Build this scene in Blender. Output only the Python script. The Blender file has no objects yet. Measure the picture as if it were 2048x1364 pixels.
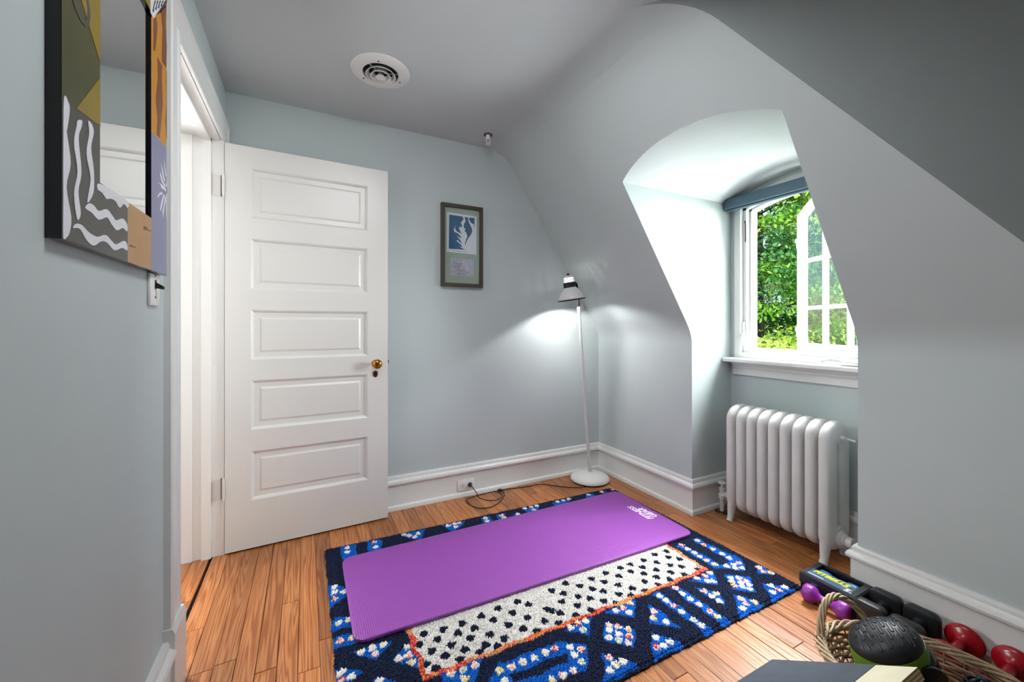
import bpy, bmesh, math, random
import numpy as np
from mathutils import Vector, Matrix, Quaternion
C = bpy.context.collection
S = bpy.context.scene
R = math.radians
random.seed(7); np.random.seed(7)

# ------------------------------------------------------------------ camera, world, light, exposure
YAW = math.atan2(412, 806); FPX = 806.0; EYE = 1.11
cs_, sn_ = math.cos(YAW), math.sin(YAW)
cd = bpy.data.cameras.new('camera'); cam = bpy.data.objects.new('camera', cd); C.objects.link(cam)
cam.location = (0, 0, EYE); cam.rotation_euler = (R(90), 0, -YAW)
cd.sensor_width = 36; cd.lens = FPX / 2048 * 36; cd.shift_y = -32 / 2048; cd.clip_start = .02; cd.clip_end = 300
S.camera = cam
S.view_settings.view_transform = 'Standard'; S.view_settings.look = 'None'
S.view_settings.gamma = 1; S.view_settings.use_curve_mapping = False
S.view_settings.exposure = 0.72

w = bpy.data.worlds.new('sky'); S.world = w; w.use_nodes = True
nt = w.node_tree; nt.nodes.clear()
sky = nt.nodes.new('ShaderNodeTexSky'); sky.sky_type = 'NISHITA'; sky.sun_disc = False
sky.sun_elevation = R(48); sky.sun_rotation = R(150)
bg = nt.nodes.new('ShaderNodeBackground'); bg.inputs[1].default_value = .3
out = nt.nodes.new('ShaderNodeOutputWorld')
nt.links.new(sky.outputs[0], bg.inputs[0]); nt.links.new(bg.outputs[0], out.inputs[0])

def lamp(name, kind, loc, energy, col=(1, 1, 1), aim=None, **kw):
    l = bpy.data.lights.new(name, kind); l.energy = energy; l.color = col
    for k, v in kw.items(): setattr(l, k, v)
    o = bpy.data.objects.new(name, l); C.objects.link(o); o.location = loc
    if aim is not None: o.rotation_euler = (Vector(aim) - Vector(loc)).to_track_quat('-Z', 'Y').to_euler()
    return o
sun = lamp('sun_light', 'SUN', (6, -6, 12), 3.0, (1, .95, .86), (7.5, 2.4, 0), angle=R(1.5))
lamp('daylight_light', 'AREA', (5.0, -.8, 4.3), 470, (.93, .97, 1), (2.1, 1.45, 1.0), shape='RECTANGLE', size=3.0, size_y=2.6, spread=R(140))
lamp('overhead_sky_light', 'AREA', (4.1, 1.6, 3.9), 580, (.95, .98, 1), (1.55, .95, .1), shape='RECTANGLE', size=2.0, size_y=1.6, spread=R(140))
lamp('treelight_light', 'AREA', (6.2, -.6, 1.6), 430, (.95, .99, 1), (1.2, 1.35, 1.0), shape='RECTANGLE', size=2.4, size_y=2.4, spread=R(140))
lamp('ground_bounce_light', 'AREA', (5.2, .3, -1.5), 275, (.95, .98, 1), (.5, 1.4, 2.29), shape='RECTANGLE', size=2.4, size_y=2.4, spread=R(140))
lamp('hall_light', 'AREA', (-1.3, 2.75, 1.75), 40, (.98, .99, 1), (1.9, .75, 1.1), shape='RECTANGLE', size=.5, size_y=.9)
lamp('added_fill_light', 'AREA', (.45, .95, 2.24), 9, (.96, .98, 1), (.5, 1.8, 0), shape='DISK', size=.5)  # added soft fill near the ceiling, out of view; no fixture hangs there

# ------------------------------------------------------------------ materials
def lin(h):
    if isinstance(h, str): h = [int(h[i:i+2], 16) / 255 for i in (0, 2, 4)]
    return tuple(c / 12.92 if c <= .04045 else ((c + .055) / 1.055) ** 2.4 for c in h[:3])
def mat(name, col, rough=.5, metal=0, bump=0, bscale=60, coat=0, var=0, vscale=4, spec=.5):
    m = bpy.data.materials.new(name); m.use_nodes = True
    n = m.node_tree.nodes; L = m.node_tree.links; b = n['Principled BSDF']
    c = lin(col); b.inputs['Base Color'].default_value = (*c, 1)
    b.inputs['Roughness'].default_value = rough; b.inputs['Metallic'].default_value = metal
    b.inputs['Coat Weight'].default_value = coat; b.inputs['Specular IOR Level'].default_value = spec
    if bump or var:
        tc = n.new('ShaderNodeTexCoord')
    if bump:
        t = n.new('ShaderNodeTexNoise'); t.inputs['Scale'].default_value = bscale; t.inputs['Detail'].default_value = 4
        bp = n.new('ShaderNodeBump'); bp.inputs['Strength'].default_value = bump; bp.inputs['Distance'].default_value = .01
        L.new(tc.outputs['Object'], t.inputs['Vector']); L.new(t.outputs['Fac'], bp.inputs['Height']); L.new(bp.outputs[0], b.inputs['Normal'])
    if var:
        t = n.new('ShaderNodeTexNoise'); t.inputs['Scale'].default_value = vscale; t.inputs['Detail'].default_value = 5
        rp = n.new('ShaderNodeValToRGB'); rp.color_ramp.elements[0].position = .3; rp.color_ramp.elements[1].position = .7
        rp.color_ramp.elements[0].color = (*[x * (1 - var) for x in c], 1); rp.color_ramp.elements[1].color = (*[min(1, x * (1 + var)) for x in c], 1)
        L.new(tc.outputs['Object'], t.inputs['Vector']); L.new(t.outputs['Fac'], rp.inputs[0]); L.new(rp.outputs[0], b.inputs['Base Color'])
    return m
M = {}
M['wall'] = mat('pale blue grey wall paint', 'bdc7c7', .55, bump=.06, bscale=14, var=.02, vscale=2)
M['ceil'] = mat('pale grey ceiling paint', 'c3c9cb', .6, bump=.05, bscale=9, var=.02, vscale=2)
M['trim'] = mat('white gloss trim paint', 'dfdfdd', .32, bump=.03, bscale=25)
M['door'] = mat('warm white door paint', 'd6d4d0', .35, bump=.03, bscale=18)
M['hall'] = mat('white hall paint', 'e4e3e0', .5)
M['white'] = mat('white enamel', 'dededc', .25, coat=.3)
M['plastic'] = mat('white plastic', 'e8e8e6', .35)
M['radi'] = mat('thick white radiator paint', 'd2d1cf', .38, bump=.35, bscale=22, var=.03, vscale=9)
M['brass'] = mat('aged brass', 'c08a34', .22, 1)
M['oldbrass'] = mat('dark bronze', '5a4436', .4, .8)
M['matblack'] = mat('matt black', '050506', .85, spec=.1)
M['black'] = mat('black plastic', '101113', .4)
M['gblack'] = mat('glossy black', '0c0d10', .18)
M['neo'] = mat('black neoprene', '1a1c20', .42, bump=.05, bscale=300)
M['dark'] = mat('dark void', '050505', .9)
M['blind'] = mat('slate blue blind fabric', '4e6675', .6, bump=.05, bscale=200)
M['pframe'] = mat('dark olive grey wood', '403c33', .5)
M['pmat'] = mat('sage green mount', '9fae9e', .6)
M['paper'] = mat('white paper', 'dfe3e8', .7)
M['mapblue'] = mat('map blue print', '1d5a86', .6, var=.12, vscale=30)
M['sketch'] = mat('mauve sketch paper', 'b9b6c6', .7, var=.12, vscale=60)
M['sail'] = mat('pale sail print', 'c8c5d2', .7)
M['ink'] = mat('grey ink', '4b4d58', .7)
M['purple'] = mat('purple vinyl', '8c2a9a', .38)
M['red'] = mat('red vinyl', '9c0f1e', .25)
M['bluevinyl'] = mat('blue vinyl', '2a7fc0', .35)
M['green'] = mat('lime green plastic', '5f8a1c', .4)
M['case'] = mat('black moulded case', '202329', .42, bump=.08, bscale=400)
M['yellow'] = mat('yellow print', 'e2e22a', .5)
M['labelblue'] = mat('steel blue label', '3a5a78', .4)
M['slate'] = mat('charcoal grip sheet', '3b434d', .8, bump=.12, bscale=250, var=.12, vscale=25)
M['cream'] = mat('bare birch ply face', 'd3ccb0', .55, var=.04, vscale=12)
M['cord'] = mat('black cord', '17181a', .5)
M['teal'] = mat('glossy dark plastic', '10202a', .15)
M['mattext'] = mat('white mat print', 'f0e6f6', .6)
M['olive'] = mat('dark olive paint', '4c4a26', .4, var=.2, vscale=9)
M['ochre'] = mat('ochre paint', '8a7420', .4, var=.1, vscale=12)
M['charcoal'] = mat('charcoal paint', '4b4844', .4)
M['bone'] = mat('bone white paint', 'dcdde2', .4)
M['tan'] = mat('tan paint', 'b58850', .4, var=.05, vscale=20)
M['lav'] = mat('lavender paint', '7f80a0', .4)
M['gold'] = mat('golden ochre paint', 'c2861c', .4)
M['maroon'] = mat('brown paint', '7a4426', .4)
M['bark'] = mat('tree bark', '2a2420', .9, bump=.5, bscale=20)
M['grass'] = mat('lawn grass', '7fa03a', .9, var=.2, vscale=1.2)
M['house'] = mat('white clapboard', 'f2f2ee', .7)
M['roofm'] = mat('grey shingle', '6d6d70', .8)
M['dglass'] = mat('dark window glass', '2a3840', .1)
mi = bpy.data.materials.new('mirror silver'); mi.use_nodes = True
b = mi.node_tree.nodes['Principled BSDF']; b.inputs['Metallic'].default_value = 1; b.inputs['Roughness'].default_value = .01; b.inputs['Base Color'].default_value = (.86, .87, .86, 1)
M['mirror'] = mi
def glass(name, tint=(1, 1, 1), gl=1.0):
    m = bpy.data.materials.new(name); m.use_nodes = True; n = m.node_tree.nodes; L = m.node_tree.links; n.clear()
    o = n.new('ShaderNodeOutputMaterial'); mx = n.new('ShaderNodeMixShader'); tr = n.new('ShaderNodeBsdfTransparent'); g = n.new('ShaderNodeBsdfGlossy')
    lw = n.new('ShaderNodeLayerWeight'); lw.inputs['Blend'].default_value = .5
    pw_ = n.new('ShaderNodeMath'); pw_.operation = 'POWER'; pw_.inputs[1].default_value = 5
    k = n.new('ShaderNodeMath'); k.operation = 'MULTIPLY_ADD'; k.inputs[1].default_value = .9 * gl; k.inputs[2].default_value = .045 * gl; k.use_clamp = True
    g.inputs['Roughness'].default_value = 0.0; tr.inputs[0].default_value = (*tint, 1)
    L.new(lw.outputs['Facing'], pw_.inputs[0]); L.new(pw_.outputs[0], k.inputs[0]); L.new(k.outputs[0], mx.inputs[0]); L.new(tr.outputs[0], mx.inputs[1]); L.new(g.outputs[0], mx.inputs[2]); L.new(mx.outputs[0], o.inputs[0])
    return m
M['glass'] = glass('window glass', (.95, .97, .96), 2.2)
M['pglass'] = glass('picture glass', (.97, .98, .98), .9)
def emis(name, col, st):
    m = bpy.data.materials.new(name); m.use_nodes = True; b = m.node_tree.nodes['Principled BSDF']
    b.inputs['Base Color'].default_value = (*col, 1); b.inputs['Emission Color'].default_value = (*col, 1); b.inputs['Emission Strength'].default_value = st
    return m
M['bulb'] = emis('lit lamp bulb', (1, .97, .92), 14)
def wood_mat(name, dark, light, sx=13.0, sy=.5):
    m = bpy.data.materials.new(name); m.use_nodes = True; n = m.node_tree.nodes; L = m.node_tree.links; b = n['Principled BSDF']
    g = n.new('ShaderNodeNewGeometry'); oi = n.new('ShaderNodeObjectInfo')
    mp = n.new('ShaderNodeMapping'); mp.inputs['Scale'].default_value = (sx, sy, 1)
    vm = n.new('ShaderNodeVectorMath'); vm.operation = 'SCALE'; vm.inputs[0].default_value = (37, 53, 11)
    ad = n.new('ShaderNodeVectorMath'); ad.operation = 'ADD'
    L.new(oi.outputs['Random'], vm.inputs['Scale']); L.new(g.outputs['Position'], mp.inputs['Vector'])
    L.new(mp.outputs[0], ad.inputs[0]); L.new(vm.outputs[0], ad.inputs[1])
    n1 = n.new('ShaderNodeTexNoise'); n1.inputs['Scale'].default_value = 1.3; n1.inputs['Detail'].default_value = 2.0; n1.inputs['Roughness'].default_value = .45
    L.new(ad.outputs[0], n1.inputs['Vector'])
    mu = n.new('ShaderNodeMath'); mu.operation = 'MULTIPLY'; mu.inputs[1].default_value = 130; L.new(n1.outputs['Fac'], mu.inputs[0])
    si = n.new('ShaderNodeMath'); si.operation = 'SINE'; L.new(mu.outputs[0], si.inputs[0])
    n2 = n.new('ShaderNodeTexNoise'); n2.inputs['Scale'].default_value = 14; n2.inputs['Detail'].default_value = 4; L.new(ad.outputs[0], n2.inputs['Vector'])
    mm = n.new('ShaderNodeMath'); mm.operation = 'MULTIPLY_ADD'; mm.inputs[1].default_value = .3; L.new(si.outputs[0], mm.inputs[0]); L.new(n2.outputs['Fac'], mm.inputs[2])
    rp = n.new('ShaderNodeValToRGB'); e = rp.color_ramp.elements; e[0].position = .2; e[1].position = .78
    e[0].color = (*lin(dark), 1); e[1].color = (*lin(light), 1); L.new(mm.outputs[0], rp.inputs[0])
    hs = n.new('ShaderNodeHueSaturation'); mr = n.new('ShaderNodeMapRange'); mr.inputs['To Min'].default_value = .72; mr.inputs['To Max'].default_value = 1.22
    L.new(oi.outputs['Random'], mr.inputs['Value']); L.new(mr.outputs[0], hs.inputs['Value']); L.new(rp.outputs[0], hs.inputs['Color']); L.new(hs.outputs[0], b.inputs['Base Color'])
    bp = n.new('ShaderNodeBump'); bp.inputs['Strength'].default_value = .12; bp.inputs['Distance'].default_value = .004; L.new(mm.outputs[0], bp.inputs['Height']); L.new(bp.outputs[0], b.inputs['Normal'])
    b.inputs['Roughness'].default_value = .30
    return m
M['plank'] = wood_mat('heart pine boards', '925226', 'b97a49')
M['ply'] = mat('birch ply edge', '8a7550', .7)
M['ply2'] = mat('birch ply edge pale', 'c0ab80', .7)
def wave_mat(name, col, scale, strength, rough):
    m = mat(name, col, rough); n = m.node_tree.nodes; L = m.node_tree.links
    g = n.new('ShaderNodeNewGeometry'); a = n.new('ShaderNodeTexWave'); a.inputs['Scale'].default_value = scale; a.bands_direction = 'X'
    c2 = n.new('ShaderNodeTexWave'); c2.inputs['Scale'].default_value = scale * .6; c2.bands_direction = 'Y'
    ad = n.new('ShaderNodeMath'); ad.operation = 'ADD'; bp = n.new('ShaderNodeBump'); bp.inputs['Strength'].default_value = strength; bp.inputs['Distance'].default_value = .002
    L.new(g.outputs['Position'], a.inputs['Vector']); L.new(g.outputs['Position'], c2.inputs['Vector']); L.new(a.outputs['Fac'], ad.inputs[0]); L.new(c2.outputs['Fac'], ad.inputs[1])
    L.new(ad.outputs[0], bp.inputs['Height']); L.new(bp.outputs[0], m.node_tree.nodes['Principled BSDF'].inputs['Normal'])
    return m
M['mat'] = wave_mat('purple foam mat', '8a3f9c', 42, .45, .5)
def attr_mat(name, rough=.95, trans=0):
    m = bpy.data.materials.new(name); m.use_nodes = True; n = m.node_tree.nodes; b = n['Principled BSDF']; b.inputs['Roughness'].default_value = rough
    a = n.new('ShaderNodeAttribute'); a.attribute_name = 'tint'; m.node_tree.links.new(a.outputs['Color'], b.inputs['Base Color'])
    b.inputs['Specular IOR Level'].default_value = .15
    if trans:
        t = n.new('ShaderNodeBsdfTranslucent'); mx = n.new('ShaderNodeMixShader'); mx.inputs[0].default_value = trans
        m.node_tree.links.new(a.outputs['Color'], t.inputs[0]); m.node_tree.links.new(b.outputs[0], mx.inputs[1]); m.node_tree.links.new(t.outputs[0], mx.inputs[2])
        m.node_tree.links.new(mx.outputs[0], n['Material Output'].inputs[0])
    return m
M['yarn'] = attr_mat('wool pile'); M['leaf'] = attr_mat('leaves', .6, .35); M['wicker'] = mat('willow wicker', 'a89072', .55, var=.25, vscale=35)
M['wicker2'] = mat('dark willow wicker', '7b6550', .6, var=.25, vscale=35)
M['stone'] = mat('tan sandstone', 'b08a5c', .85, bump=.4, bscale=9, var=.3, vscale=4)
M['mortar'] = mat('mortar', 'b9b0a0', .9)

# ------------------------------------------------------------------ mesh helpers
class MB:
    def __init__(s): s.v = []; s.f = []; s.t = []
    def add(s, v, f):
        o = len(s.v); s.v += [tuple(p) for p in v]; s.f += [tuple(i + o for i in q) for q in f]; return s
    def box(s, lo, hi, mtx=None):
        x0, y0, z0 = lo; x1, y1, z1 = hi
        v = [(x, y, z) for z in (z0, z1) for y in (y0, y1) for x in (x0, x1)]
        if mtx is not None: v = [tuple(mtx @ Vector(p)) for p in v]
        return s.add(v, [(0, 2, 3, 1), (4, 5, 7, 6), (0, 1, 5, 4), (2, 6, 7, 3), (0, 4, 6, 2), (1, 3, 7, 5)])
    def bbox(s, lo, hi, bev=.004, mtx=None, seg=2):
        bm = bmesh.new(); bmesh.ops.create_cube(bm, size=1)
        for q in bm.verts: q.co = Vector([(lo[i] + hi[i]) / 2 + q.co[i] * (hi[i] - lo[i]) for i in range(3)])
        bmesh.ops.bevel(bm, geom=bm.edges[:], offset=bev, segments=seg, profile=.5, affect='EDGES')
        return s.addbm(bm, mtx)
    def addbm(s, bm, mtx=None):
        bm.verts.index_update()
        v = [tuple((mtx @ q.co) if mtx is not None else q.co) for q in bm.verts]
        f = [tuple(x.index for x in q.verts) for q in bm.faces]; bm.free(); return s.add(v, f)
    def prism(s, pts, vec):
        n = len(pts); v = [Vector(p) for p in pts]; v2 = [p + Vector(vec) for p in v]
        f = [tuple(range(n))[::-1], tuple(range(n, 2 * n))] + [(i, (i + 1) % n, n + (i + 1) % n, n + i) for i in range(n)]
        return s.add(v + v2, f)
    def tube(s, path, r, n=8, closed=False, caps=True, flat=None, pw=1.0):
        P = [Vector(p) for p in path]; N = len(P); rr = r if isinstance(r, (list, tuple)) else [r] * N
        ref = None; rings = []
        for i in range(N):
            if closed: t = P[(i + 1) % N] - P[i - 1]
            else: t = P[min(i + 1, N - 1)] - P[max(i - 1, 0)]
            t.normalize()
            if flat is not None: a = Vector(flat); a = (a - t * a.dot(t)).normalized()
            elif ref is None:
                a = Vector((0, 0, 1)) if abs(t.z) < .9 else Vector((1, 0, 0)); a = (a - t * a.dot(t)).normalized()
            else: a = (ref - t * ref.dot(t)).normalized()
            ref = a; b2 = t.cross(a)
            q = rr[i]; ra, rb = q if isinstance(q, tuple) else (q, q)
            sg = lambda q_: math.copysign(abs(q_) ** pw, q_)
            rings.append([P[i] + a * (ra * sg(math.cos(2 * math.pi * k / n))) + b2 * (rb * sg(math.sin(2 * math.pi * k / n))) for k in range(n)])
        v = [p for g in rings for p in g]; f = []
        for i in range(N if closed else N - 1):
            j = (i + 1) % N
            f += [(i * n + k, i * n + (k + 1) % n, j * n + (k + 1) % n, j * n + k) for k in range(n)]
        if caps and not closed: f += [tuple(range(n))[::-1], tuple((N - 1) * n + k for k in range(n))]
        return s.add(v, f)
    def lathe(s, prof, c=(0, 0, 0), axis=(0, 0, 1), n=32, caps=True):
        q = Vector((0, 0, 1)).rotation_difference(Vector(axis).normalized()); v = []; f = []
        for (r, z) in prof:
            v += [Vector(c) + q @ Vector((r * math.cos(2 * math.pi * k / n), r * math.sin(2 * math.pi * k / n), z)) for k in range(n)]
        m = len(prof)
        for i in range(m - 1): f += [(i * n + k, i * n + (k + 1) % n, (i + 1) * n + (k + 1) % n, (i + 1) * n + k) for k in range(n)]
        if caps:
            if prof[0][0] > 1e-5: f.append(tuple(range(n))[::-1])
            if prof[-1][0] > 1e-5: f.append(tuple((m - 1) * n + k for k in range(n)))
        return s.add(v, f)
    def sweep(s, prof, path, closed_prof=True):
        """prof: (offset to the left of travel, z); path: xy points (mitred)."""
        P = [Vector((p[0], p[1])) for p in path]; N = len(P); v = []; f = []; k = len(prof)
        for i in range(N):
            d1 = (P[i] - P[i - 1]).normalized() if i else (P[1] - P[0]).normalized()
            d2 = (P[i + 1] - P[i]).normalized() if i < N - 1 else d1
            n1 = Vector((-d1.y, d1.x)); n2 = Vector((-d2.y, d2.x)); m = (n1 + n2); m = m / max(.2, m.dot(n1)) if m.length > 1e-6 else n1
            v += [(P[i].x + m.x * o, P[i].y + m.y * o, z) for o, z in prof]
        for i in range(N - 1): f += [(i * k + j, i * k + (j + 1) % k, (i + 1) * k + (j + 1) % k, (i + 1) * k + j) for j in range(k)]
        f += [tuple(range(k)), tuple((N - 1) * k + j for j in range(k))[::-1]]
        return s.add(v, f)
    def build(s, name, material, parent=None, smooth=False, angle=40, fix=True):
        me = bpy.data.meshes.new(name)
        o = bpy.data.objects.new(name, me); off = Vector((0, 0, 0))
        if parent is not None:
            p = parent
            while p is not None: off += p.location; p = p.parent
        me.from_pydata([tuple(Vector(q) - off) for q in s.v], [], s.f)
        if fix:
            bm = bmesh.new(); bm.from_mesh(me); bmesh.ops.recalc_face_normals(bm, faces=bm.faces[:]); bm.to_mesh(me); bm.free()
        me.materials.append(material if not isinstance(material, str) else M[material])
        if smooth:
            me.shade_smooth(); me.set_sharp_from_angle(angle=R(angle))
        C.objects.link(o)
        if parent is not None: o.parent = parent
        return o
def tag(o, label=None, cat=None, group=None, kind=None):
    for k, v in (('label', label), ('category', cat), ('group', group), ('kind', kind)):
        if v: o[k] = v
    return o
def thing(name, loc, label, cat, group=None):
    o = bpy.data.objects.new(name, None); C.objects.link(o); o.location = loc; o.empty_display_size = .05
    return tag(o, label, cat, group)
def struct(o, label, cat): return tag(o, label, cat, None, 'structure')
def fl(px, py, z=0):
    a = (px - 1024) / FPX; d = (EYE - z) * FPX / (py - 650)
    return ((cs_ * a + sn_) * d, (-sn_ * a + cs_) * d)
def text_mb(s, size, origin, xd, yd, depth=.0006, shear=0, bold=0):
    cu = bpy.data.curves.new('t', 'FONT'); cu.body = s; cu.size = size; cu.extrude = depth; cu.shear = shear; cu.offset = bold; cu.resolution_u = 3
    o = bpy.data.objects.new('t', cu); C.objects.link(o); dg = bpy.context.evaluated_depsgraph_get(); me = o.evaluated_get(dg).to_mesh()
    X = Vector(xd).normalized(); Y = Vector(yd).normalized(); Z = X.cross(Y); mb = MB()
    mb.add([Vector(origin) + X * q.co.x + Y * q.co.y + Z * q.co.z for q in me.vertices], [tuple(p.vertices) for p in me.polygons])
    o.evaluated_get(dg).to_mesh_clear(); bpy.data.objects.remove(o); bpy.data.curves.remove(cu)
    return mb

# ------------------------------------------------------------------ room shell
XL, YB, XR, ZC, KN = -.365, 2.49, 2.03, 2.298, .659      # left wall, back wall, right knee wall, ceiling, slope run per metre
Y0, Y1, XW = .832, 1.636, 2.388                         # dormer sides and window wall
ZK = 1.057
def slopeX(z): return XR - KN * (z - ZK)
PROF = [(XR, 0), (XR, .5), (XR, .98)]
for i in range(5):                                      # soft bend at the knee
    t = i / 4; a, bq, c = (XR, 1.0), (XR, ZK), (slopeX(1.12), 1.12)
    PROF.append(tuple((1 - t) ** 2 * a[k] + 2 * t * (1 - t) * bq[k] + t * t * c[k] for k in (0, 1)))
ARCH = lambda y: 1.868 + .09 * max(0, 1 - ((y - 1.234) / .402) ** 2) ** .9
zz = [1.2, 1.3, 1.4, 1.5, 1.6, 1.7, 1.8, 1.868, 1.876, 1.886, 1.898, 1.91, 1.922, 1.934, 1.944, 1.952, 1.958, 1.99, 2.03, 2.08, 2.13, 2.18]
PROF += [(slopeX(z), z) for z in zz]
pa, pb, pc = (slopeX(2.18), 2.18), (slopeX(ZC), ZC), (1.08, ZC)
for i in range(1, 10):
    t = i / 9; PROF.append(tuple((1 - t) ** 2 * pa[k] + 2 * t * (1 - t) * pb[k] + t * t * pc[k] for k in (0, 1)))
P1 = (1.2286, .992); LD = (.6104, -.63, -.926)
def YP(x): return .992 - (x - 1.2286) * (.63 / .6104)   # line where the slope meets the canted wall
def half(z):
    k = (z - 1.868) / .09
    return .402 if k <= 0 else .402 * math.sqrt(max(0, 1 - k ** (1 / .9)))
mb = MB()
for (a, bq) in zip(PROF[:-1], PROF[1:]):
    za, zb = a[1], bq[1]
    def q(ya0, ya1, yb0, yb1):
        n = max(1, int(abs(ya1 - ya0) / .25))
        for i in range(n):
            t0, t1 = i / n, (i + 1) / n; L = lambda p, q_, t: p + (q_ - p) * t
            mb.add([(a[0], L(ya0, ya1, t0), za), (a[0], L(ya0, ya1, t1), za), (bq[0], L(yb0, yb1, t1), zb), (bq[0], L(yb0, yb1, t0), zb)], [(0, 1, 2, 3)])
    if za < 1.957:
        ha, hb = half(za), half(zb); c = 1.234
        q(YP(a[0]), c - ha, YP(bq[0]), c - hb); q(c + ha, YB, c + hb, YB)
    else: q(YP(a[0]), YB, YP(bq[0]), YB)
bmj = MB(); bmj.v = mb.v; bmj.f = mb.f
wr = mb.build('wall_right', 'wall', smooth=True, fix=False)
bm = bmesh.new(); bm.from_mesh(wr.data); bmesh.ops.remove_doubles(bm, verts=bm.verts[:], dist=.0004); bmesh.ops.recalc_face_normals(bm, faces=bm.faces[:]); bm.to_mesh(wr.data); bm.free()
wr.data.shade_smooth(); wr.data.set_sharp_from_angle(angle=R(35))
struct(wr, 'pale grey wall leaning inwards above knee height, pierced by the arched dormer', 'wall')
# ceiling with the flat part in front of the hip
D0 = Vector((P1[0], P1[1])); DD = Vector((LD[0], LD[1])).normalized()
e = D0 + DD * 3.0
CX = PROF[-1][0]
mb = MB().add([(XL - .02, YB + .02, ZC), (CX, YB + .02, ZC), (CX, YP(CX), ZC), (e.x, e.y, ZC), (e.x, -2.0, ZC), (XL - .02, -2.0, ZC)], [(0, 1, 2, 3, 4, 5)])
struct(mb.build('ceiling', 'ceil'), 'flat pale grey ceiling with a round air vent', 'ceiling')
# diagonal wall seen at the upper right
uK = (XR - P1[0]) / DD.x
pt = lambda u, z: (P1[0] + DD.x * u, P1[1] + DD.y * u, z)
kp = (XR, .165)
edge = [(x_, YP(x_), z_) for x_, z_ in PROF[::-1]]
mb = MB().add(edge + [pt(3, 0), pt(3, ZC)], [tuple(range(len(edge) + 2))])
struct(mb.build('wall_corner', 'wall'), 'dark canted wall above the slope at top right', 'wall')
mb = MB(); mb.box((XL, YB, 0), (XR + .05, YB + .08, ZC)); struct(mb.build('wall_back', 'wall'), 'pale blue grey back wall behind the door and floor lamp', 'wall')
mb = MB(); mb.box((e.x, -2.0, 0), (e.x + .05, e.y, ZC)); struct(mb.build('wall_side', 'wall'), 'wall on the right behind the camera', 'wall')
mb = MB(); mb.box((XL - .05, -2.06, 0), (e.x + .05, -2.0, ZC)); struct(mb.build('wall_near', 'wall'), 'wall behind the camera', 'wall')
DY0, DY1, DZ = 1.600, 2.368, 2.0   # door opening
mb = MB(); mb.box((XL - .13, -2.0, 0), (XL, DY0 - .02, ZC)); mb.box((XL - .13, DY1 + .02, 0), (XL, YB + .08, ZC)); mb.box((XL - .13, DY0 - .02, DZ + .02), (XL, DY1 + .02, ZC))
struct(mb.build('wall_left', 'wall'), 'pale blue grey left wall with the doorway and mirror', 'wall')
# hall beyond the doorway
mb = MB(); mb.box((-1.75, .2, 0), (-1.7, 3.6, 2.45)); mb.box((-1.7, 3.0, 0), (XL - .13, 3.05, 2.45)); mb.box((-1.7, .6, 0), (XL - .13, .65, 2.45)); mb.box((-1.7, .65, 2.4), (XL - .13, 3.0, 2.45))
struct(mb.build('wall_hall', 'hall'), 'bright white hall wall beyond the doorway', 'wall')
# dormer cheeks, vault, window wall
mb = MB()
for y, sgn in ((Y1, 1), (Y0, -1)):
    lv = [(x, z) for x, z in PROF if z <= 1.8681]
    for (a, bq) in zip(lv[:-1], lv[1:]):
        mb.add([(a[0], y, a[1]), (XW, y, a[1]), (XW, y, bq[1]), (bq[0], y, bq[1])], [(0, 1, 2, 3)])
struct(mb.build('wall_dormer', 'wall'), 'pale side cheeks of the dormer recess', 'wall')
mb = MB(); N = 32
rows = []
for i in range(N + 1):
    y = Y0 + (Y1 - Y0) * (.5 - .5 * math.cos(math.pi * i / N)); z = ARCH(y)
    rows.append([(slopeX(z) + (XW - slopeX(z)) * k / 4, y, z) for k in range(5)])
v = [p for r_ in rows for p in r_]
mb.add(v, [(i * 5 + k, i * 5 + k + 1, i * 5 + k + 6, i * 5 + k + 5) for i in range(N) for k in range(4)])
struct(mb.build('ceiling_dormer', 'ceil', smooth=True), 'shallow vaulted ceiling of the dormer recess', 'ceiling')
WY0, WY1, WZ0 = .868, 1.605, .905       # rough opening of the window
WARCH = lambda y: 1.855 + .075 * max(0, 1 - ((y - 1.2365) / .369) ** 2)
mb = MB(); TH = .1
mb.box((XW, Y0 - .06, 0), (XW + TH, Y1 + .06, WZ0)); mb.box((XW, Y0 - .06, WZ0), (XW + TH, WY0, 2.1)); mb.box((XW, WY1, WZ0), (XW + TH, Y1 + .06, 2.1))
N = 20
for i in range(N):
    ya, yb = WY0 + (WY1 - WY0) * i / N, WY0 + (WY1 - WY0) * (i + 1) / N; za, zb = WARCH(ya), WARCH(yb)
    mb.prism([(XW, ya, za), (XW, yb, zb), (XW, yb, 2.1), (XW, ya, 2.1)], (TH, 0, 0))
struct(mb.build('wall_window', 'wall'), 'pale wall under and around the dormer window', 'wall')

# floor: sub floor and one object per board
mb = MB(); mb.box((-1.7, -2.0, -.03), (e.x, YB + .02, -.012)); mb.box((XR, Y0, -.03), (XW, Y1, -.0119))
floor = struct(mb.build('floor', 'dark'), 'worn orange pine strip floor', 'floor')
PW = .0655
def plank(x0, x1, y0, y1, drop=0):
    g = .0004 + random.random() ** 2 * .0010; t = .0 - drop
    bv = .0012; v = []
    for z, i in ((-.014, 0), (t - bv, 0), (t, bv)):
        v += [(x0 + g + i, y0 + .0006 + i, z), (x1 - g - i, y0 + .0006 + i, z), (x1 - g - i, y1 - .0006 - i, z), (x0 + g + i, y1 - .0006 - i, z)]
    f = [(8, 9, 10, 11)] + [(r_ * 4 + k, r_ * 4 + (k + 1) % 4, r_ * 4 + 4 + (k + 1) % 4, r_ * 4 + 4 + k) for r_ in (0, 1) for k in range(4)]
    MB().add(v, f).build('plank', 'plank', floor)
x = -.398; row = 0
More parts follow.
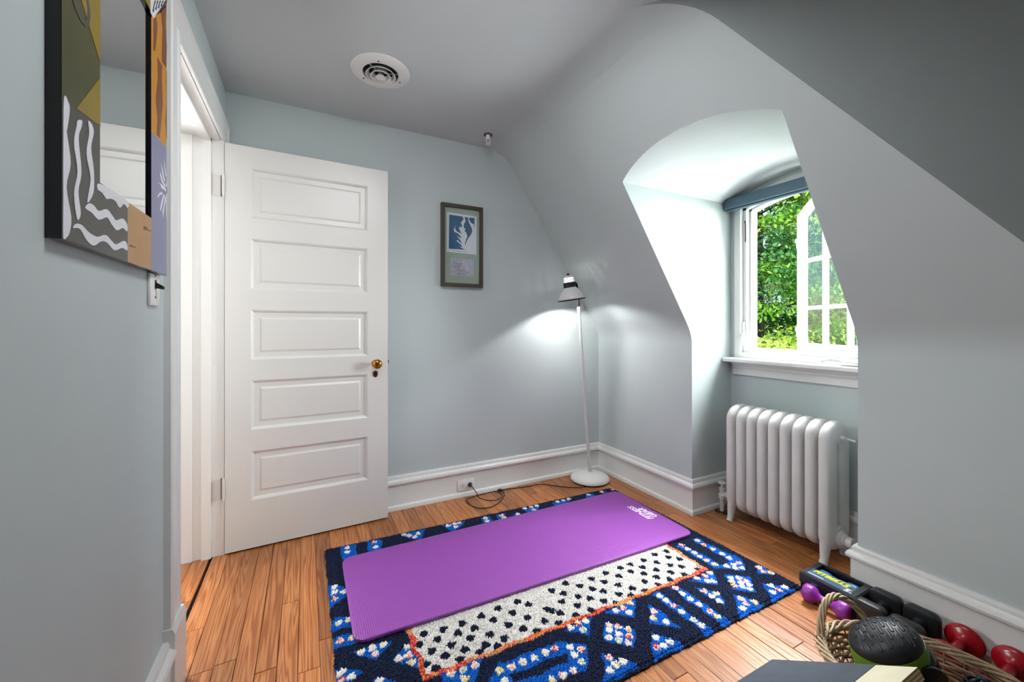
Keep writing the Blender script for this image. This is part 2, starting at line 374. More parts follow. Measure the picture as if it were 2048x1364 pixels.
while x < XR + .36:
    x1 = x + PW * random.choice((.93, 1, 1.05)); ym, yM = -.6, YB - .001
    lo = ym
    if x > XR - .01: ym, yM = Y0 + .002, Y1 - .002
    if x1 > XW - .002: x1 = XW - .002
    if XR - .01 > x and x1 > XR - .005: x1 = XR - .004
    ys = [ym]; y = ym + random.uniform(.2, 1.4)
    while y < yM - .15: ys.append(y); y += random.uniform(.7, 1.7)
    ys.append(yM)
    for a, bq in zip(ys[:-1], ys[1:]): plank(x, x1, a, bq, random.uniform(0, .0008))
    x = x1 if x1 < XR - .0045 or x1 > XR else XR + .001
    row += 1
    if x > XW - .01: break
x = -.41
for k in range(10):                                     # hall boards beyond the worn threshold gap
    ys = [.7, random.uniform(1.2, 1.7), random.uniform(1.9, 2.25), 2.95] if k % 2 == 0 else [.7, random.uniform(1.5, 2.1), 2.95]
    for a, bq in zip(ys[:-1], ys[1:]): plank(x - PW, x, a, bq, .001)
    x -= PW

# baseboards
BASE = [(0, 0), (.034, 0), (.034, .012), (.030, .022), (.020, .028), (.018, .032), (.018, .143), (.022, .146), (.030, .152), (.032, .162), (.028, .172), (.018, .178), (.016, .181), (.016, .192), (.012, .199), (0, .200)]
def baseboard(name, path, label):
    mb = MB().sweep(BASE, path); o = mb.build(name, 'trim', smooth=True, angle=30); return struct(o, label, 'baseboard')
# travel so that the room lies to the left of the path
baseboard('baseboard_back', [(XW, Y1), (XR, Y1), (XR, YB), (XL, YB)], 'tall white moulded baseboard around the back corner behind the lamp')
baseboard('baseboard_right', [(XR, .165), (XR, Y0), (XW, Y0)], 'tall white moulded baseboard along the right wall behind the dumbbells')
baseboard('baseboard_window', [(XW, Y0 + .035), (XW, Y1 - .035)], 'white baseboard behind the radiator')
baseboard('baseboard_left', [(XL, 1.484), (XL, -1.95)], 'white baseboard at the foot of the left wall')

# ------------------------------------------------------------------ doorway trim and door
XF = -.346
def casing_prof(): return [(0, 0), (0, .017), (.006, .021), (.018, .021), (.024, .016), (.030, .015), (.088, .012), (.094, .016), (.105, .017), (.115, .013), (.115, 0)]
CO0, CI0, CI1, CO1 = 1.486, DY0 - .002, DY1 + .004, YB - .010
def bar(prof, p0, p1, wdir, odir, m0=0, m1=0, n='x'):
    """moulding: prof (across, out) from p0 to p1; mitre offsets along travel scale with across."""
    p0, p1, wdir, odir = map(Vector, (p0, p1, wdir, odir)); t = (p1 - p0).normalized(); mb = MB(); k = len(prof)
    v = [p0 + wdir * a + odir * o + t * (a * m0) for a, o in prof] + [p1 + wdir * a + odir * o + t * (a * m1) for a, o in prof]
    mb.add(v, [(i, (i + 1) % k, k + (i + 1) % k, k + i) for i in range(k)] + [tuple(range(k))[::-1], tuple(range(k, 2 * k))]); return mb
CP = casing_prof()
HD = DZ + .115
tr = bar(CP, (XL, CO0, .23), (XL, CO0, HD), (0, 1, 0), (1, 0, 0), 0, -1).build('trim_1', 'trim', smooth=True, angle=30)
struct(tr, 'white moulded casing framing the open doorway', 'door casing')
bar(CP, (XL, CO1, 0), (XL, CO1, HD), (0, -1, 0), (1, 0, 0), 0, -1).build('side_casing', 'trim', tr, True, 30)
bar(CP, (XL, CO0, HD), (XL, CO1, HD), (0, 0, -1), (1, 0, 0), 1, -1).build('head_casing', 'trim', tr, True, 30)
mb = MB(); mb.prism([(XL, CO0 - .006, 0), (XL + .028, CO0 - .006, 0), (XL + .028, CO0 - .006, .215), (XL + .022, CO0 - .006, .232), (XL, CO0 - .006, .232)], (0, .122, 0)); mb.build('plinth_block', 'trim', tr)
jb = MB(); jb.box((XL - .32, DY1, 0), (XL + .002, DY1 + .02, DZ)); jb.box((XL - .32, DY0 - .02, 0), (XL + .002, DY0, DZ)); jb.box((XL - .32, DY0 - .02, DZ), (XL + .002, DY1 + .02, DZ + .02))
j = struct(jb.build('trim_2', 'hall'), 'white jamb lining inside the open doorway', 'door jamb')
jb = MB(); jb.box((XL - .075, DY1 - .014, 0), (XL - .037, DY1, DZ)); jb.box((XL - .075, DY0, 0), (XL - .037, DY0 + .014, DZ)); jb.box((XL - .075, DY0, DZ - .014), (XL - .037, DY1, DZ)); jb.build('door_stop', 'hall', j)
jb = MB(); jb.box((XL - .17, DY1 - .006, 0), (XL - .11, DY1, DZ)); jb.build('hall_strip', 'hall', j)

TH_D = R(1.95); HX, HY = -.348, 2.352
dm = Matrix.Translation((HX, HY, 0)) @ Matrix.Rotation(TH_D, 4, 'Z')
def dw(u, v, z): return tuple(dm @ Vector((u, v, z)))     # v>0 goes towards the back wall
DW, DT, Z0, Z1 = .766, .035, .010, 1.988
pan = [(.245, .486), (.592, .836), (.938, 1.185), (1.286, 1.537), (1.636, 1.887)]
U0, U1 = .106, .656
mb = MB(); I = Matrix.Identity(4)
us = [0, U0, U1, DW]; zs = [Z0]
for a, bq in pan: zs += [a, bq]
zs.append(Z1)
def dbox(u0, u1, v0, v1, z0, z1): mb.box((u0, v0, z0), (u1, v1, z1), dm)
dbox(0, U0, 0, DT, Z0, Z1); dbox(U1, DW, 0, DT, Z0, Z1)
for a, bq in zip(zs[0::2], zs[1::2]): dbox(U0, U1, 0, DT, a, bq)
door = mb.build('door_1', 'door'); struct(door, 'white five panel interior door standing open against the back wall', 'door')
for a, bq in pan:
    def ring(e_, v): return [dw(U0 + e_, v, a + e_), dw(U1 - e_, v, a + e_), dw(U1 - e_, v, bq - e_), dw(U0 + e_, v, bq - e_)]
    rg = [ring(0, .0), ring(.007, .004), ring(.013, .0115), ring(.036, .0125), ring(.040, .0105), ring(.046, .0075)]
    mb = MB(); v = [p for r_ in rg for p in r_]
    f = [(i * 4 + k, i * 4 + (k + 1) % 4, i * 4 + 4 + (k + 1) % 4, i * 4 + 4 + k) for i in range(len(rg) - 1) for k in range(4)] + [tuple((len(rg) - 1) * 4 + k for k in range(4))]
    mb.add(v, f); mb.box((U0, .020, a), (U1, .026, bq), dm); mb.build('panel', 'door', door)
nv = dm.to_3x3() @ Vector((0, -1, 0))
mb = MB(); mb.lathe([(.0, 0), (.022, 0), (.021, .004), (.009, .007), (.008, .028), (.017, .033), (.026, .041), (.027, .047), (.023, .055), (.012, .060), (0, .061)], dw(.699, 0, .893), nv, 24); mb.build('knob', 'brass', door, True)
mb = MB(); q = [dw(.697 + .0125 * math.cos(t), -.0001, .834 + .019 * math.sin(t)) for t in np.linspace(0, 2 * math.pi, 20, endpoint=False)]; mb.prism(q, tuple(nv * .003)); mb.build('escutcheon', 'oldbrass', door)
mb = MB(); mb.lathe([(0, 0), (.0035, 0), (.0035, .0006), (0, .0006)], dw(.697, -.0031, .838), nv, 10); mb.box((.695, -.0038, .824), (.699, -.0031, .838), dm); mb.build('keyhole', 'dark', door)
mb = MB(); mb.bbox((DW, .01, .86), (DW + .0025, .026, .93), .0008, dm); mb.bbox((DW, .013, .892), (DW + .008, .022, .908), .001, dm); mb.build('latch', 'oldbrass', door)
for z in (1.73, .27):
    mb = MB(); mb.tube([(HX - .004, HY - .008, z), (HX - .004, HY - .008, z + .1)], .0065, 10); mb.tube([(HX - .004, HY - .008, z - .006), (HX - .004, HY - .008, z + .106)], .004, 8); mb.box((HX - .045, DY1 - .003, z), (HX - .004, DY1, z + .1))
    mb.build('hinge', 'door', door, True)

# ------------------------------------------------------------------ dormer window
win = MB()
def arched(y0, y1, zb, archf, x0, x1, wdt, bot=None):
    """frame ring following the arch."""
    m = MB(); N = 18; bot = wdt if bot is None else bot
    m.box((x0, y0, zb), (x1, y0 + wdt, archf(y0 + wdt * .5))); m.box((x0, y1 - wdt, zb), (x1, y1, archf(y1 - wdt * .5))); m.box((x0, y0 + wdt, zb), (x1, y1 - wdt, zb + bot))
    for i in range(N):
        ya, yb = y0 + (y1 - y0) * i / N, y0 + (y1 - y0) * (i + 1) / N
        m.prism([(x0, ya, archf(ya) - wdt), (x0, yb, archf(yb) - wdt), (x0, yb, archf(yb)), (x0, ya, archf(ya))], (x1 - x0, 0, 0))
    return m
window = struct(arched(WY0, WY1, WZ0 + .003, WARCH, XW - .012, XW + .05, .038, .034).build('window_1', 'trim'), 'white arched casement window in the dormer, one sash swung outward', 'window')
A2 = lambda y: WARCH(y) - .038
arched(WY0 + .038, WY1 - .038, WZ0 + .037, A2, XW + .015, XW + .10, .022, .02).build('inner_frame', 'white', window)
A3 = lambda y: WARCH(y) - .060
arched(WY0 + .060, WY1 - .060, WZ0 + .052, A3, XW + .045, XW + .10, .014, .012).build('stop_bead', 'white', window)
mb = MB(); mb.prism([(XW, Y0 + .002, .884), (XW - .084, Y0 + .002, .884), (XW - .089, Y0 + .002, .889), (XW - .089, Y0 + .002, .905), (XW - .084, Y0 + .002, .910), (XW + .02, Y0 + .002, .910)], (0, Y1 - Y0 - .004, 0)); mb.build('window_sill', 'trim', window)
APR = [(XW, .806), (XW - .016, .806), (XW - .016, .845), (XW - .020, .848), (XW - .022, .860), (XW - .034, .872), (XW - .044, .878), (XW - .044, .884), (XW, .884)]
mb = MB(); mb.prism([(x_, Y0 + .02, z_) for x_, z_ in APR], (0, Y1 - Y0 - .045, 0)); mb.build('apron', 'trim', window)
# sash, hinged on the near side
SA = R(60.2); SH = Vector((XW + .085, .918, 0)); SU = Vector((math.cos(SA), math.sin(SA), 0)); SN = Vector((math.sin(SA), -math.cos(SA), 0)); SW = .622
sm = Matrix(((SU.x, SN.x, 0, SH.x), (SU.y, SN.y, 0, SH.y), (0, 0, 1, 0), (0, 0, 0, 1)))
SZ0 = .952; SARC = lambda t: 1.80 + .115 * max(0, 1 - ((t - SW / 2) / (SW / 2)) ** 2)
def s3(t, n_, z): return tuple(sm @ Vector((t, n_, z)))
mb = MB(); fw = .046; T = .036
def sbox(m, t0, t1, z0, z1, n0=0, n1=T): m.box((t0, n0, z0), (t1, n1, z1), sm)
sbox(mb, 0, fw, SZ0, SARC(fw * .3)); sbox(mb, SW - fw, SW, SZ0, SARC(SW - fw * .3)); sbox(mb, fw, SW - fw, SZ0, SZ0 + fw)
for i in range(16):
    ta, tb = SW * i / 16, SW * (i + 1) / 16
    mb.prism([s3(ta, 0, SARC(ta) - fw), s3(tb, 0, SARC(tb) - fw), s3(tb, 0, SARC(tb)), s3(ta, 0, SARC(ta))], tuple(SN * T))
sash = mb.build('sash', 'white', window)
for t in (.215, .398):
    mb = MB(); sbox(mb, t - .010, t + .010, SZ0 + fw, SARC(t) - fw, .006, T - .006); mb.build('muntin', 'white', sash)
for z in (1.215, 1.507):
    mb = MB(); sbox(mb, fw, SW - fw, z - .011, z + .011, .006, T - .006); mb.build('muntin', 'white', sash)
tl = [fw, .215, .398, SW - fw]; zl = [SZ0 + fw, 1.215, 1.507, None]
for i in range(3):
    for k in range(3):
        ta, tb = tl[i], tl[i + 1]; za = zl[k]
        if k < 2: pts = [(ta, za), (tb, za), (tb, zl[k + 1]), (ta, zl[k + 1])]
        else:
            ts = np.linspace(tb, ta, 6); pts = [(ta, za), (tb, za)] + [(t, SARC(t) - fw + .003) for t in ts]
        mb = MB(); mb.add([s3(t, T / 2, z) for t, z in pts], [tuple(range(len(pts)))]); mb.build('pane', 'glass', sash)
for z in (1.035, 1.60):
    mb = MB(); mb.bbox((SW - .004, .004, z), (SW + .016, .024, z + .05), .003, sm); mb.bbox((SW + .008, .004, z + .035), (SW + .026, .018, z + .062), .003, sm); mb.build('lock_keeper', 'plastic', sash)
# crank operator and lock lever on the frame
mb = MB(); mb.bbox((XW - .062, .93, .911), (XW - .02, 1.03, .935), .008); mb.tube([(XW - .05, 1.03, .93), (XW - .062, 1.06, .937), (XW - .06, 1.095, .930)], [.008, .009, .007], 10); mb.lathe([(0, -.011), (.009, -.009), (.012, 0), (.009, .009), (0, .011)], (XW - .06, 1.10, .926), n=14); mb.build('crank', 'plastic', window, True)
mb = MB(); mb.bbox((XW + .003, WY1 - .052, 1.0), (XW + .018, WY1 - .036, 1.13), .004); mb.tube([(XW + .0, WY1 - .044, 1.06), (XW - .02, WY1 - .048, 1.02), (XW - .012, WY1 - .052, .985)], [.006, .006, .005], 8); mb.build('lock_lever', 'plastic', window, True)
mb = MB(); mb.box((XW + .012, WY1 - .058, 1.62), (XW + .016, WY1 - .052, 1.75)); mb.box((XW + .010, WY1 - .058, 1.735), (XW + .016, WY1 - .050, 1.75)); mb.build('weather_slot', 'black', window)
mb = MB(); mb.box((XW + .048, 1.22, WZ0 + .058), (XW + .056, 1.30, WZ0 + .063)); mb.box((XW + .048, 1.12, WZ0 + .058), (XW + .056, 1.18, WZ0 + .064)); mb.build('sash_track', 'black', window)
bl = thing('roller_blind', (XW - .05, 1.234, 1.805), 'slate blue roller blind rolled up across the top of the dormer window', 'blind')
mb = MB(); mb.bbox((XW - .085, Y0 + .006, 1.822), (XW - .02, Y1 - .006, 1.884), .006); mb.build('cassette', 'blind', bl, True)
mb = MB(); mb.tube([(XW - .055, Y0 + .012, 1.817), (XW - .055, Y1 - .012, 1.817)], [(.008, .016)] * 2, 12, flat=(0, 0, 1)); mb.build('bottom_bar', 'blind', bl, True)

# ------------------------------------------------------------------ ceiling fittings
vt = thing('ceiling_vent', (.312, 1.962, ZC), 'round white ceiling air vent with concentric rings', 'vent')
vc = (.312, 1.962, ZC); dn = (0, 0, -1)
MB().lathe([(.133, 0), (.133, .003), (.126, .007), (.105, .011), (.088, .014), (.080, .012), (.079, -.004), (.079, 0)], vc, dn, 48, False).build('flange', 'trim', vt, True, 50)
MB().lathe([(0, .0006), (.079, .0006)], vc, dn, 40, False).build('throat', 'dark', vt)
for r0, z in ((.066, .021), (.045, .026)):
    MB().lathe([(r0 - .012, .004), (r0, z - .002), (r0 + .002, z), (r0 - .002, z), (r0 - .014, .006), (r0 - .012, .004)], vc, dn, 40, False).build('ring', 'trim', vt, True, 50)
MB().lathe([(.006, .006), (.021, .027), (.022, .029), (.010, .030), (0, .030)], vc, dn, 32).build('centre_cone', 'trim', vt, True)
for k in range(3):
    a = R(100 + 120 * k); mb = MB(); mb.tube([(vc[0] + .014 * math.cos(a), vc[1] + .014 * math.sin(a), ZC - .008), (vc[0] + .079 * math.cos(a), vc[1] + .079 * math.sin(a), ZC - .008)], .0025, 6); mb.build('spoke', 'trim', vt)
    a += R(35); MB().lathe([(0, 0), (.004, 0), (.003, .003), (0, .0035)], (vc[0] + .096 * math.cos(a), vc[1] + .096 * math.sin(a), ZC - .0125), dn, 10).build('screw', 'oldbrass', vt, True)
sp = thing('fire_sprinkler', (1.011, 2.307, ZC), 'small white pendant fire sprinkler in the ceiling near the back wall', 'sprinkler'); c = (1.011, 2.307, ZC - .001)
MB().lathe([(.026, 0), (.026, .003), (.022, .005), (.017, .001), (.015, 0)], c, dn, 28, False).build('escutcheon', 'oldbrass', sp, True)
MB().lathe([(.013, 0), (.013, .018), (.015, .019), (.015, .028), (.010, .030), (0, .030)], c, dn, 24).build('body', 'plastic', sp, True, 30)
mb = MB()
for s_ in (-1, 1): mb.tube([(c[0] + s_ * .012, c[1], c[2] - .029), (c[0] + s_ * .014, c[1], c[2] - .042), (c[0] + s_ * .003, c[1], c[2] - .056)], .003, 8)
mb.build('yoke', 'plastic', sp, True)
mb = MB(); mb.lathe([(0, .055), (.005, .055), (.017, .058), (.017, .060), (0, .060)], c, dn, 20); mb.build('deflector', 'plastic', sp, True, 30)

# ------------------------------------------------------------------ wall pieces
pf = thing('framed_map', (.90, YB, 1.36), 'tall dark framed bay map print hanging on the back wall', 'picture')
px0, px1, pz0, pz1 = .761, 1.043, 1.357, 1.886; yf = YB - .030; fwid = .022
def rectframe(x0, x1, z0, z1, y0, y1, w_):
    m = MB(); A = [(x0, z0), (x1, z0), (x1, z1), (x0, z1)]; B = [(x0 + w_, z0 + w_), (x1 - w_, z0 + w_), (x1 - w_, z1 - w_), (x0 + w_, z1 - w_)]
    for i in range(4):
        k = (i + 1) % 4; m.prism([(A[i][0], y0, A[i][1]), (A[k][0], y0, A[k][1]), (B[k][0], y0, B[k][1]), (B[i][0], y0, B[i][1])], (0, y1 - y0, 0))
    return m
rectframe(px0, px1, pz0, pz1, yf, YB - .001, fwid).build('frame', 'pframe', pf)
mb = MB(); mb.box((px0 + fwid, YB - .014, pz0 + fwid), (px1 - fwid, YB - .002, pz1 - fwid)); mb.build('mount', 'pmat', pf)
def pxy(u, v, y=YB - .0155): return (px0 + (px1 - px0) * u, y, pz1 - (pz1 - pz0) * v)  # u,v in 0..1 over the frame
def mp(cx_, cy_, y): # crop pixel on the picture (868x1364 crop) to wall, along the frame's own edges
    l = 145 + (cy_ - 155) * .012; r_ = 655 + (cy_ - 212) * .006; u = (cx_ - l) / (r_ - l); t = 155 + 57 * u; b_ = 1197 + 10 * u; return pxy(u, (cy_ - t) / (b_ - t), y)
def poly(name, pts, y, m_, par, d=-.0008): mb = MB(); mb.prism([mp(*p, y) for p in pts], (0, d, 0)); return mb.build(name, m_, par)
prn = poly('map_print', [(217, 272), (583, 318), (584, 795), (219, 768)], YB - .0142, 'paper', pf)
ys = YB - .0152
west = [(243, 303), (405, 323), (420, 355), (398, 385), (385, 400), (402, 440), (385, 470), (375, 440), (362, 470), (385, 520), (405, 545), (330, 505), (315, 470), (330, 435), (300, 480), (305, 515), (350, 535), (400, 590), (355, 580), (310, 535), (340, 570), (385, 625), (400, 665), (345, 615), (335, 630), (405, 690), (395, 705), (300, 655), (350, 675), (385, 708), (440, 735), (243, 730)]
poly('land', west, ys, 'mapblue', prn)
east = [(430, 328), (475, 333), (480, 380), (500, 425), (525, 470), (528, 510), (510, 550), (480, 590), (455, 640), (440, 690), (440, 650), (455, 600), (470, 575), (450, 515), (430, 505), (445, 480), (420, 460), (425, 410), (445, 380)]
poly('land', east, ys, 'mapblue', prn)
poly('land', [(488, 333), (558, 338), (555, 420), (540, 412), (515, 400), (490, 365)], ys, 'mapblue', prn)
poly('land', [(553, 418), (558, 425), (545, 458), (548, 430)], ys, 'mapblue', prn)
def ptext(s_, cx_, cy_, size, par, name='lettering', m_='ink'):
    o = mp(cx_, cy_, YB - .0155); text_mb(s_, size, o, (1, 0, 0), (0, 0, 1), .0003).build(name, m_, par)
ptext('C H E S A P E A K E   B A Y', 285, 757, .0085, prn)
sk = poly('sketch_print', [(265, 838), (550, 862), (552, 1068), (267, 1058)], YB - .0142, 'sketch', pf)
for pts in ([(375, 985), (430, 850), (436, 850), (432, 985)], [(440, 985), (445, 865), (500, 1000), (470, 1000)]): poly('sail', pts, ys, 'sail', sk)
random.seed(3)
for k in range(9):
    y_ = 905 + k * 14; x_ = 280 + random.random() * 60; l_ = 60 + random.random() * 120; poly('pencil_line', [(x_, y_), (x_ + l_, y_ + 6), (x_ + l_, y_ + 9), (x_, y_ + 3)], ys, 'ink' if k % 3 == 0 else 'lav', sk)
mb = MB(); mb.tube([mp(*q, YB - .0156) for q in ((350, 1028), (362, 1040), (375, 1028), (365, 1050), (358, 1052), (380, 1040), (395, 1050), (410, 1038), (430, 1047), (455, 1040))], .0009, 5); mb.build('signature', 'ink', sk)
mb = MB(); mb.box((px0 + fwid, YB - .0225, pz0 + fwid), (px1 - fwid, YB - .0210, pz1 - fwid)); mb.build('pane', 'pglass', pf)
mb = MB(); mb.tube([((px0 + px1) / 2, YB - .012, pz1 + .001), ((px0 + px1) / 2, YB - .012, pz1 + .006)], .004, 8); mb.build('hanger', 'pframe', pf)

# mirror with painted frame on the left wall (wall coordinate: Y along, Z up)
mr = thing('wall_mirror', (XL, 1.115, 1.24), 'mirror in a wide painted patchwork frame with black edges hanging on the left wall', 'mirror')
MX = -.346; KM = MX / -.331; my0, my1, mz0, mz1 = .857, 1.377, 1.241, 2.0; gy0, gy1, gz0, gz1 = .986, 1.258, 1.367, 1.862; MBK = XL + .0005
ky = lambda y: y * KM
kz_ = lambda z: EYE + (z - EYE) * KM
def mframe(a, bq, x0, x1):
    m = MB(); A = [(a[0], a[2]), (a[1], a[2]), (a[1], a[3]), (a[0], a[3])]; B = [(bq[0], bq[2]), (bq[1], bq[2]), (bq[1], bq[3]), (bq[0], bq[3])]
    for i in range(4):
        k = (i + 1) % 4; m.prism([(x0, *A[i]), (x0, *A[k]), (x0, *B[k]), (x0, *B[i])], (x1 - x0, 0, 0))
    return m
mframe((ky(my0), ky(my1), kz_(mz0), kz_(mz1)), (ky(gy0), ky(gy1), kz_(gz0), kz_(gz1)), MBK, MX - .0006).build('frame', 'gblack', mr)
mb = MB(); mb.box((MBK, ky(gy0), kz_(gz0)), (MX - .006, ky(gy1), kz_(gz1))); mb.build('glass', 'mirror', mr)
def art(name, pts, m_, lift=0, par=mr):
    mb = MB(); mb.prism([(MX - .0006 + lift, ky(min(max(y, my0 + .001), my1 - .001)), kz_(min(max(z, mz0 + .001), mz1 - .001))) for y, z in pts], (.0006, 0, 0)); return mb.build(name, m_, par)
def mpix(px, py):
    a = (px - 1024) / FPX; d = -.331 / (cs_ * a + sn_); return ((-sn_ * a + cs_) * d, EYE - (py - 650) / FPX * d)
mA = lambda *p: [mpix(90 + x_ / 4.873, y_ / 4.873) for x_, y_ in p]
mB = lambda *p: [mpix(110 + x_ / 4.2625, 240 + y_ / 4.2625) for x_, y_ in p]
def smo(pts, k=4, closed=True):
    P = [Vector(p) for p in pts]; n = len(P); o_ = []
    for i in range(n):
        a, b_, c_, d_ = P[i - 1], P[i], P[(i + 1) % n], P[(i + 2) % n]
        for q in range(k):
            t = q / k; v_ = .5 * ((2 * b_) + (c_ - a) * t + (2 * a - 5 * b_ + 4 * c_ - d_) * t * t + (3 * b_ - a - 3 * c_ + d_) * t ** 3); o_.append((v_.x, v_.y))
    return o_
ZD = 1.457
art('painted_patch', [(my0, ZD), (gy0, 1.469), (gy0, mz1), (my0, mz1)], 'olive')
art('painted_patch', [(.901, 1.4605), (gy0, 1.469), (gy0, 1.556)], 'ochre', .0006)
art('painted_patch', [(gy0, 1.583), (gy0, 1.86), (.872, 1.86), (.917, 1.647)], 'ochre', .0006)
text_mb('Ca', .105, (MX + .0006, ky(.950), kz_(1.600)), (0, -.08, 1), (0, -1, -.08), .0003, .25).build('lettering', 'charcoal', mr)
art('painted_patch', [(my0, mz0), (my0, ZD), (gy0, 1.469), (gy0, gz0), (1.113, gz0), (1.113, mz0)], 'charcoal')
W = [mA((180, 960), (225, 1000), (237, 1080), (212, 1260), (212, 1364))[:4] + mB((98, 110), (130, 370), (95, 570), (135, 830), (120, 960), (90, 1005), (66, 1003), (66, 700), (66, 300)),
  mB((190, 5), (228, 5), (222, 60), (198, 160), (222, 440), (196, 610), (216, 795), (185, 845), (158, 630), (188, 440), (158, 200), (180, 60)),
  mB((280, 8), (315, 45), (327, 110), (305, 240), (328, 430), (325, 615), (272, 702), (300, 500), (265, 290), (288, 120)),
  mB((388, 545), (615, 690), (615, 748), (585, 715), (550, 748), (510, 690), (470, 670), (435, 672), (400, 620), (360, 590)),
  mB((255, 750), (290, 710), (330, 730), (370, 775), (440, 760), (490, 820), (520, 855), (575, 840), (612, 890), (612, 950), (575, 920), (525, 940), (480, 890), (440, 830), (370, 850), (310, 790)),
  mB((152, 920), (175, 885), (225, 895), (290, 960), (360, 995), (430, 980), (480, 1030), (520, 1060), (585, 1030), (612, 1060), (612, 1112), (570, 1090), (505, 1110), (440, 1045), (390, 1035), (330, 1070), (270, 1030), (210, 930))]
for P_ in W: art('wave_stripe', smo(P_), 'bone', .0006)
art('painted_patch', [(1.113, mz0), (1.113, gz0), (gy1, gz0), (1.252, mz0)], 'tan')
art('painted_patch', [(1.252, mz0), (gy1, gz0), (gy1, 1.574), (my1, 1.583), (my1, mz0)], 'lav')
for P_ in (mB((632, 1070), (650, 1060), (648, 1082)), mB((655, 1070), (685, 1080), (685, 1092), (655, 1082)), mB((758, 905), (783, 912), (783, 940), (758, 932)), mB((786, 930), (816, 945), (816, 950), (786, 937))): art('pencil_mark', P_, 'maroon', .0006)
SR = [mB((870, 535), (905, 545), (945, 590), (955, 560), (962, 640), (935, 600), (905, 580), (895, 550)), mB((885, 430), (905, 470), (922, 530), (940, 560), (930, 570), (905, 520)), mB((900, 350), (915, 420), (938, 520), (930, 525), (910, 450)), mB((925, 320), (935, 390), (948, 480), (940, 480), (930, 400)),
  mB((870, 655), (885, 625), (910, 612), (915, 635), (890, 635), (882, 655)), mB((922, 635), (935, 640), (915, 710), (900, 775), (893, 765), (905, 700)), mB((940, 650), (950, 660), (930, 740), (920, 840), (915, 780)), mB((945, 680), (955, 690), (952, 880), (946, 800)), mB((945, 560), (970, 540), (975, 680), (948, 670))]
for P_ in SR: art('sun_ray', P_, 'bone', .0006)
art('painted_patch', [(gy1, 1.574), (my1, 1.583), (my1, 1.95), (gy1, 1.85)], 'gold')
GS = [mA((1058, 185), (1085, 170), (1095, 260), (1080, 440), (1068, 500), (1056, 490)), mA((1130, 110), (1180, 60), (1172, 220), (1190, 450), (1180, 660), (1140, 600), (1140, 450), (1145, 280)), mA((1095, 560), (1140, 640), (1135, 760), (1145, 1000), (1130, 1200), (1115, 1345), (1088, 1310), (1098, 1160), (1080, 960), (1100, 760)), mA((1185, 690), (1203, 740), (1203, 1364), (1190, 1364), (1175, 1180), (1190, 1000), (1182, 800))]
for P_ in GS: art('wave_stripe', P_, 'maroon', .0006)
art('painted_patch', mA((1027, 0), (1210, 0), (1206, 40), (1055, 180), (1027, 120)), 'bone', .0004)
for k in range(6): art('ink_mark', mA((1045 + k * 26, 110 - k * 18), (1065 + k * 26, 5), (1078 + k * 26, 5), (1062 + k * 26, 60 - k * 8), (1058 + k * 26, 118 - k * 16)), 'gblack', .0008)
art('painted_patch', [(gy0, gz1), (gy1, gz1), (gy1 + .02, mz1), (gy0, mz1)], 'ochre')

sw = thing('light_switch', (XL, 1.389, 1.218), 'white switch plate with a black toggle below the painted mirror', 'light switch')
mb = MB(); mb.bbox((XL, 1.352, 1.161), (XL + .0075, 1.426, 1.2455), .0025); mb.build('plate', 'plastic', sw, True)
mb = MB(); mb.prism([(XL + .0075, 1.385, 1.206), (XL + .0075, 1.393, 1.206), (XL + .0075, 1.393, 1.230), (XL + .0075, 1.385, 1.230)], (.002, 0, 0)); mb.prism([(XL + .009, 1.385, 1.224), (XL + .026, 1.385, 1.213), (XL + .026, 1.385, 1.205), (XL + .009, 1.385, 1.208)], (0, .008, 0)); mb.build('toggle', 'black', sw)
for z in (1.184, 1.2415): MB().lathe([(0, 0), (.0035, 0), (.003, .001), (0, .0014)], (XL + .0075, 1.389, z), (1, 0, 0), 10).build('screw', 'oldbrass', sw, True)

ot = thing('power_outlet', (.925, YB - .018, .07), 'white wall outlet set sideways in the back baseboard with a black plug', 'outlet'); yo = YB - .018
mb = MB(); mb.bbox((.868, yo - .006, .034), (.983, yo, .108), .003); mb.build('plate', 'plastic', ot, True)
for x_ in (.900, .951):
    f_ = MB(); f_.prism([(x_ + .017 * math.cos(t), yo - .006, .071 + .0165 * math.sin(t)) for t in np.linspace(0, 2 * math.pi, 18, endpoint=False)], (0, -.002, 0)); f = f_.build('socket', 'trim', ot)
    for dz in (-.006, .006): mb = MB(); mb.box((x_ - .002, yo - .0086, .071 + dz - .001), (x_ + .006, yo - .008, .071 + dz + .001)); mb.build('slot', 'dark', f)
    mb = MB(); mb.lathe([(0, 0), (.0025, 0), (.0025, .0006), (0, .0006)], (x_ - .009, yo - .008, .071), (0, -1, 0), 8); mb.build('slot', 'dark', f)

# ------------------------------------------------------------------ floor lamp
BL = Vector((1.812, 2.318, 0)); PT = Vector((1.672, 2.262, 1.235))
fl_ = thing('floor_lamp', tuple(BL), 'white floor lamp with a bell shade standing lit in the back corner', 'floor lamp')
MB().lathe([(0, 0), (.134, 0), (.134, .006), (0, .006)], BL, n=48).build('base_pad', 'black', fl_, True, 30)
MB().lathe([(.132, .006), (.139, .010), (.139, .018), (.128, .034), (.10, .049), (.06, .057), (.02, .060), (0, .060)], BL, n=48).build('base', 'white', fl_, True, 50)
PB = BL + Vector((0, 0, .058)); pd = PT - PB
MB().tube([PB, PB + pd * .47], .0125, 14).build('pole', 'white', fl_, True)
MB().tube([PB + pd * .465, PB + pd * .475], .0135, 14).build('collar', 'white', fl_, True)
MB().tube([PB + pd * .475, PB + pd * .93], .0105, 14).build('pole', 'white', fl_, True)
MB().tube([PB + pd * .93, PT], .0115, 14).build('pole', 'white', fl_, True)
RC = Vector((1.604, 2.250, 1.280)); AX = Vector((-.155, .02, .985)).normalized()     # rim centre, shade axis
def ax(h): return RC + AX * h
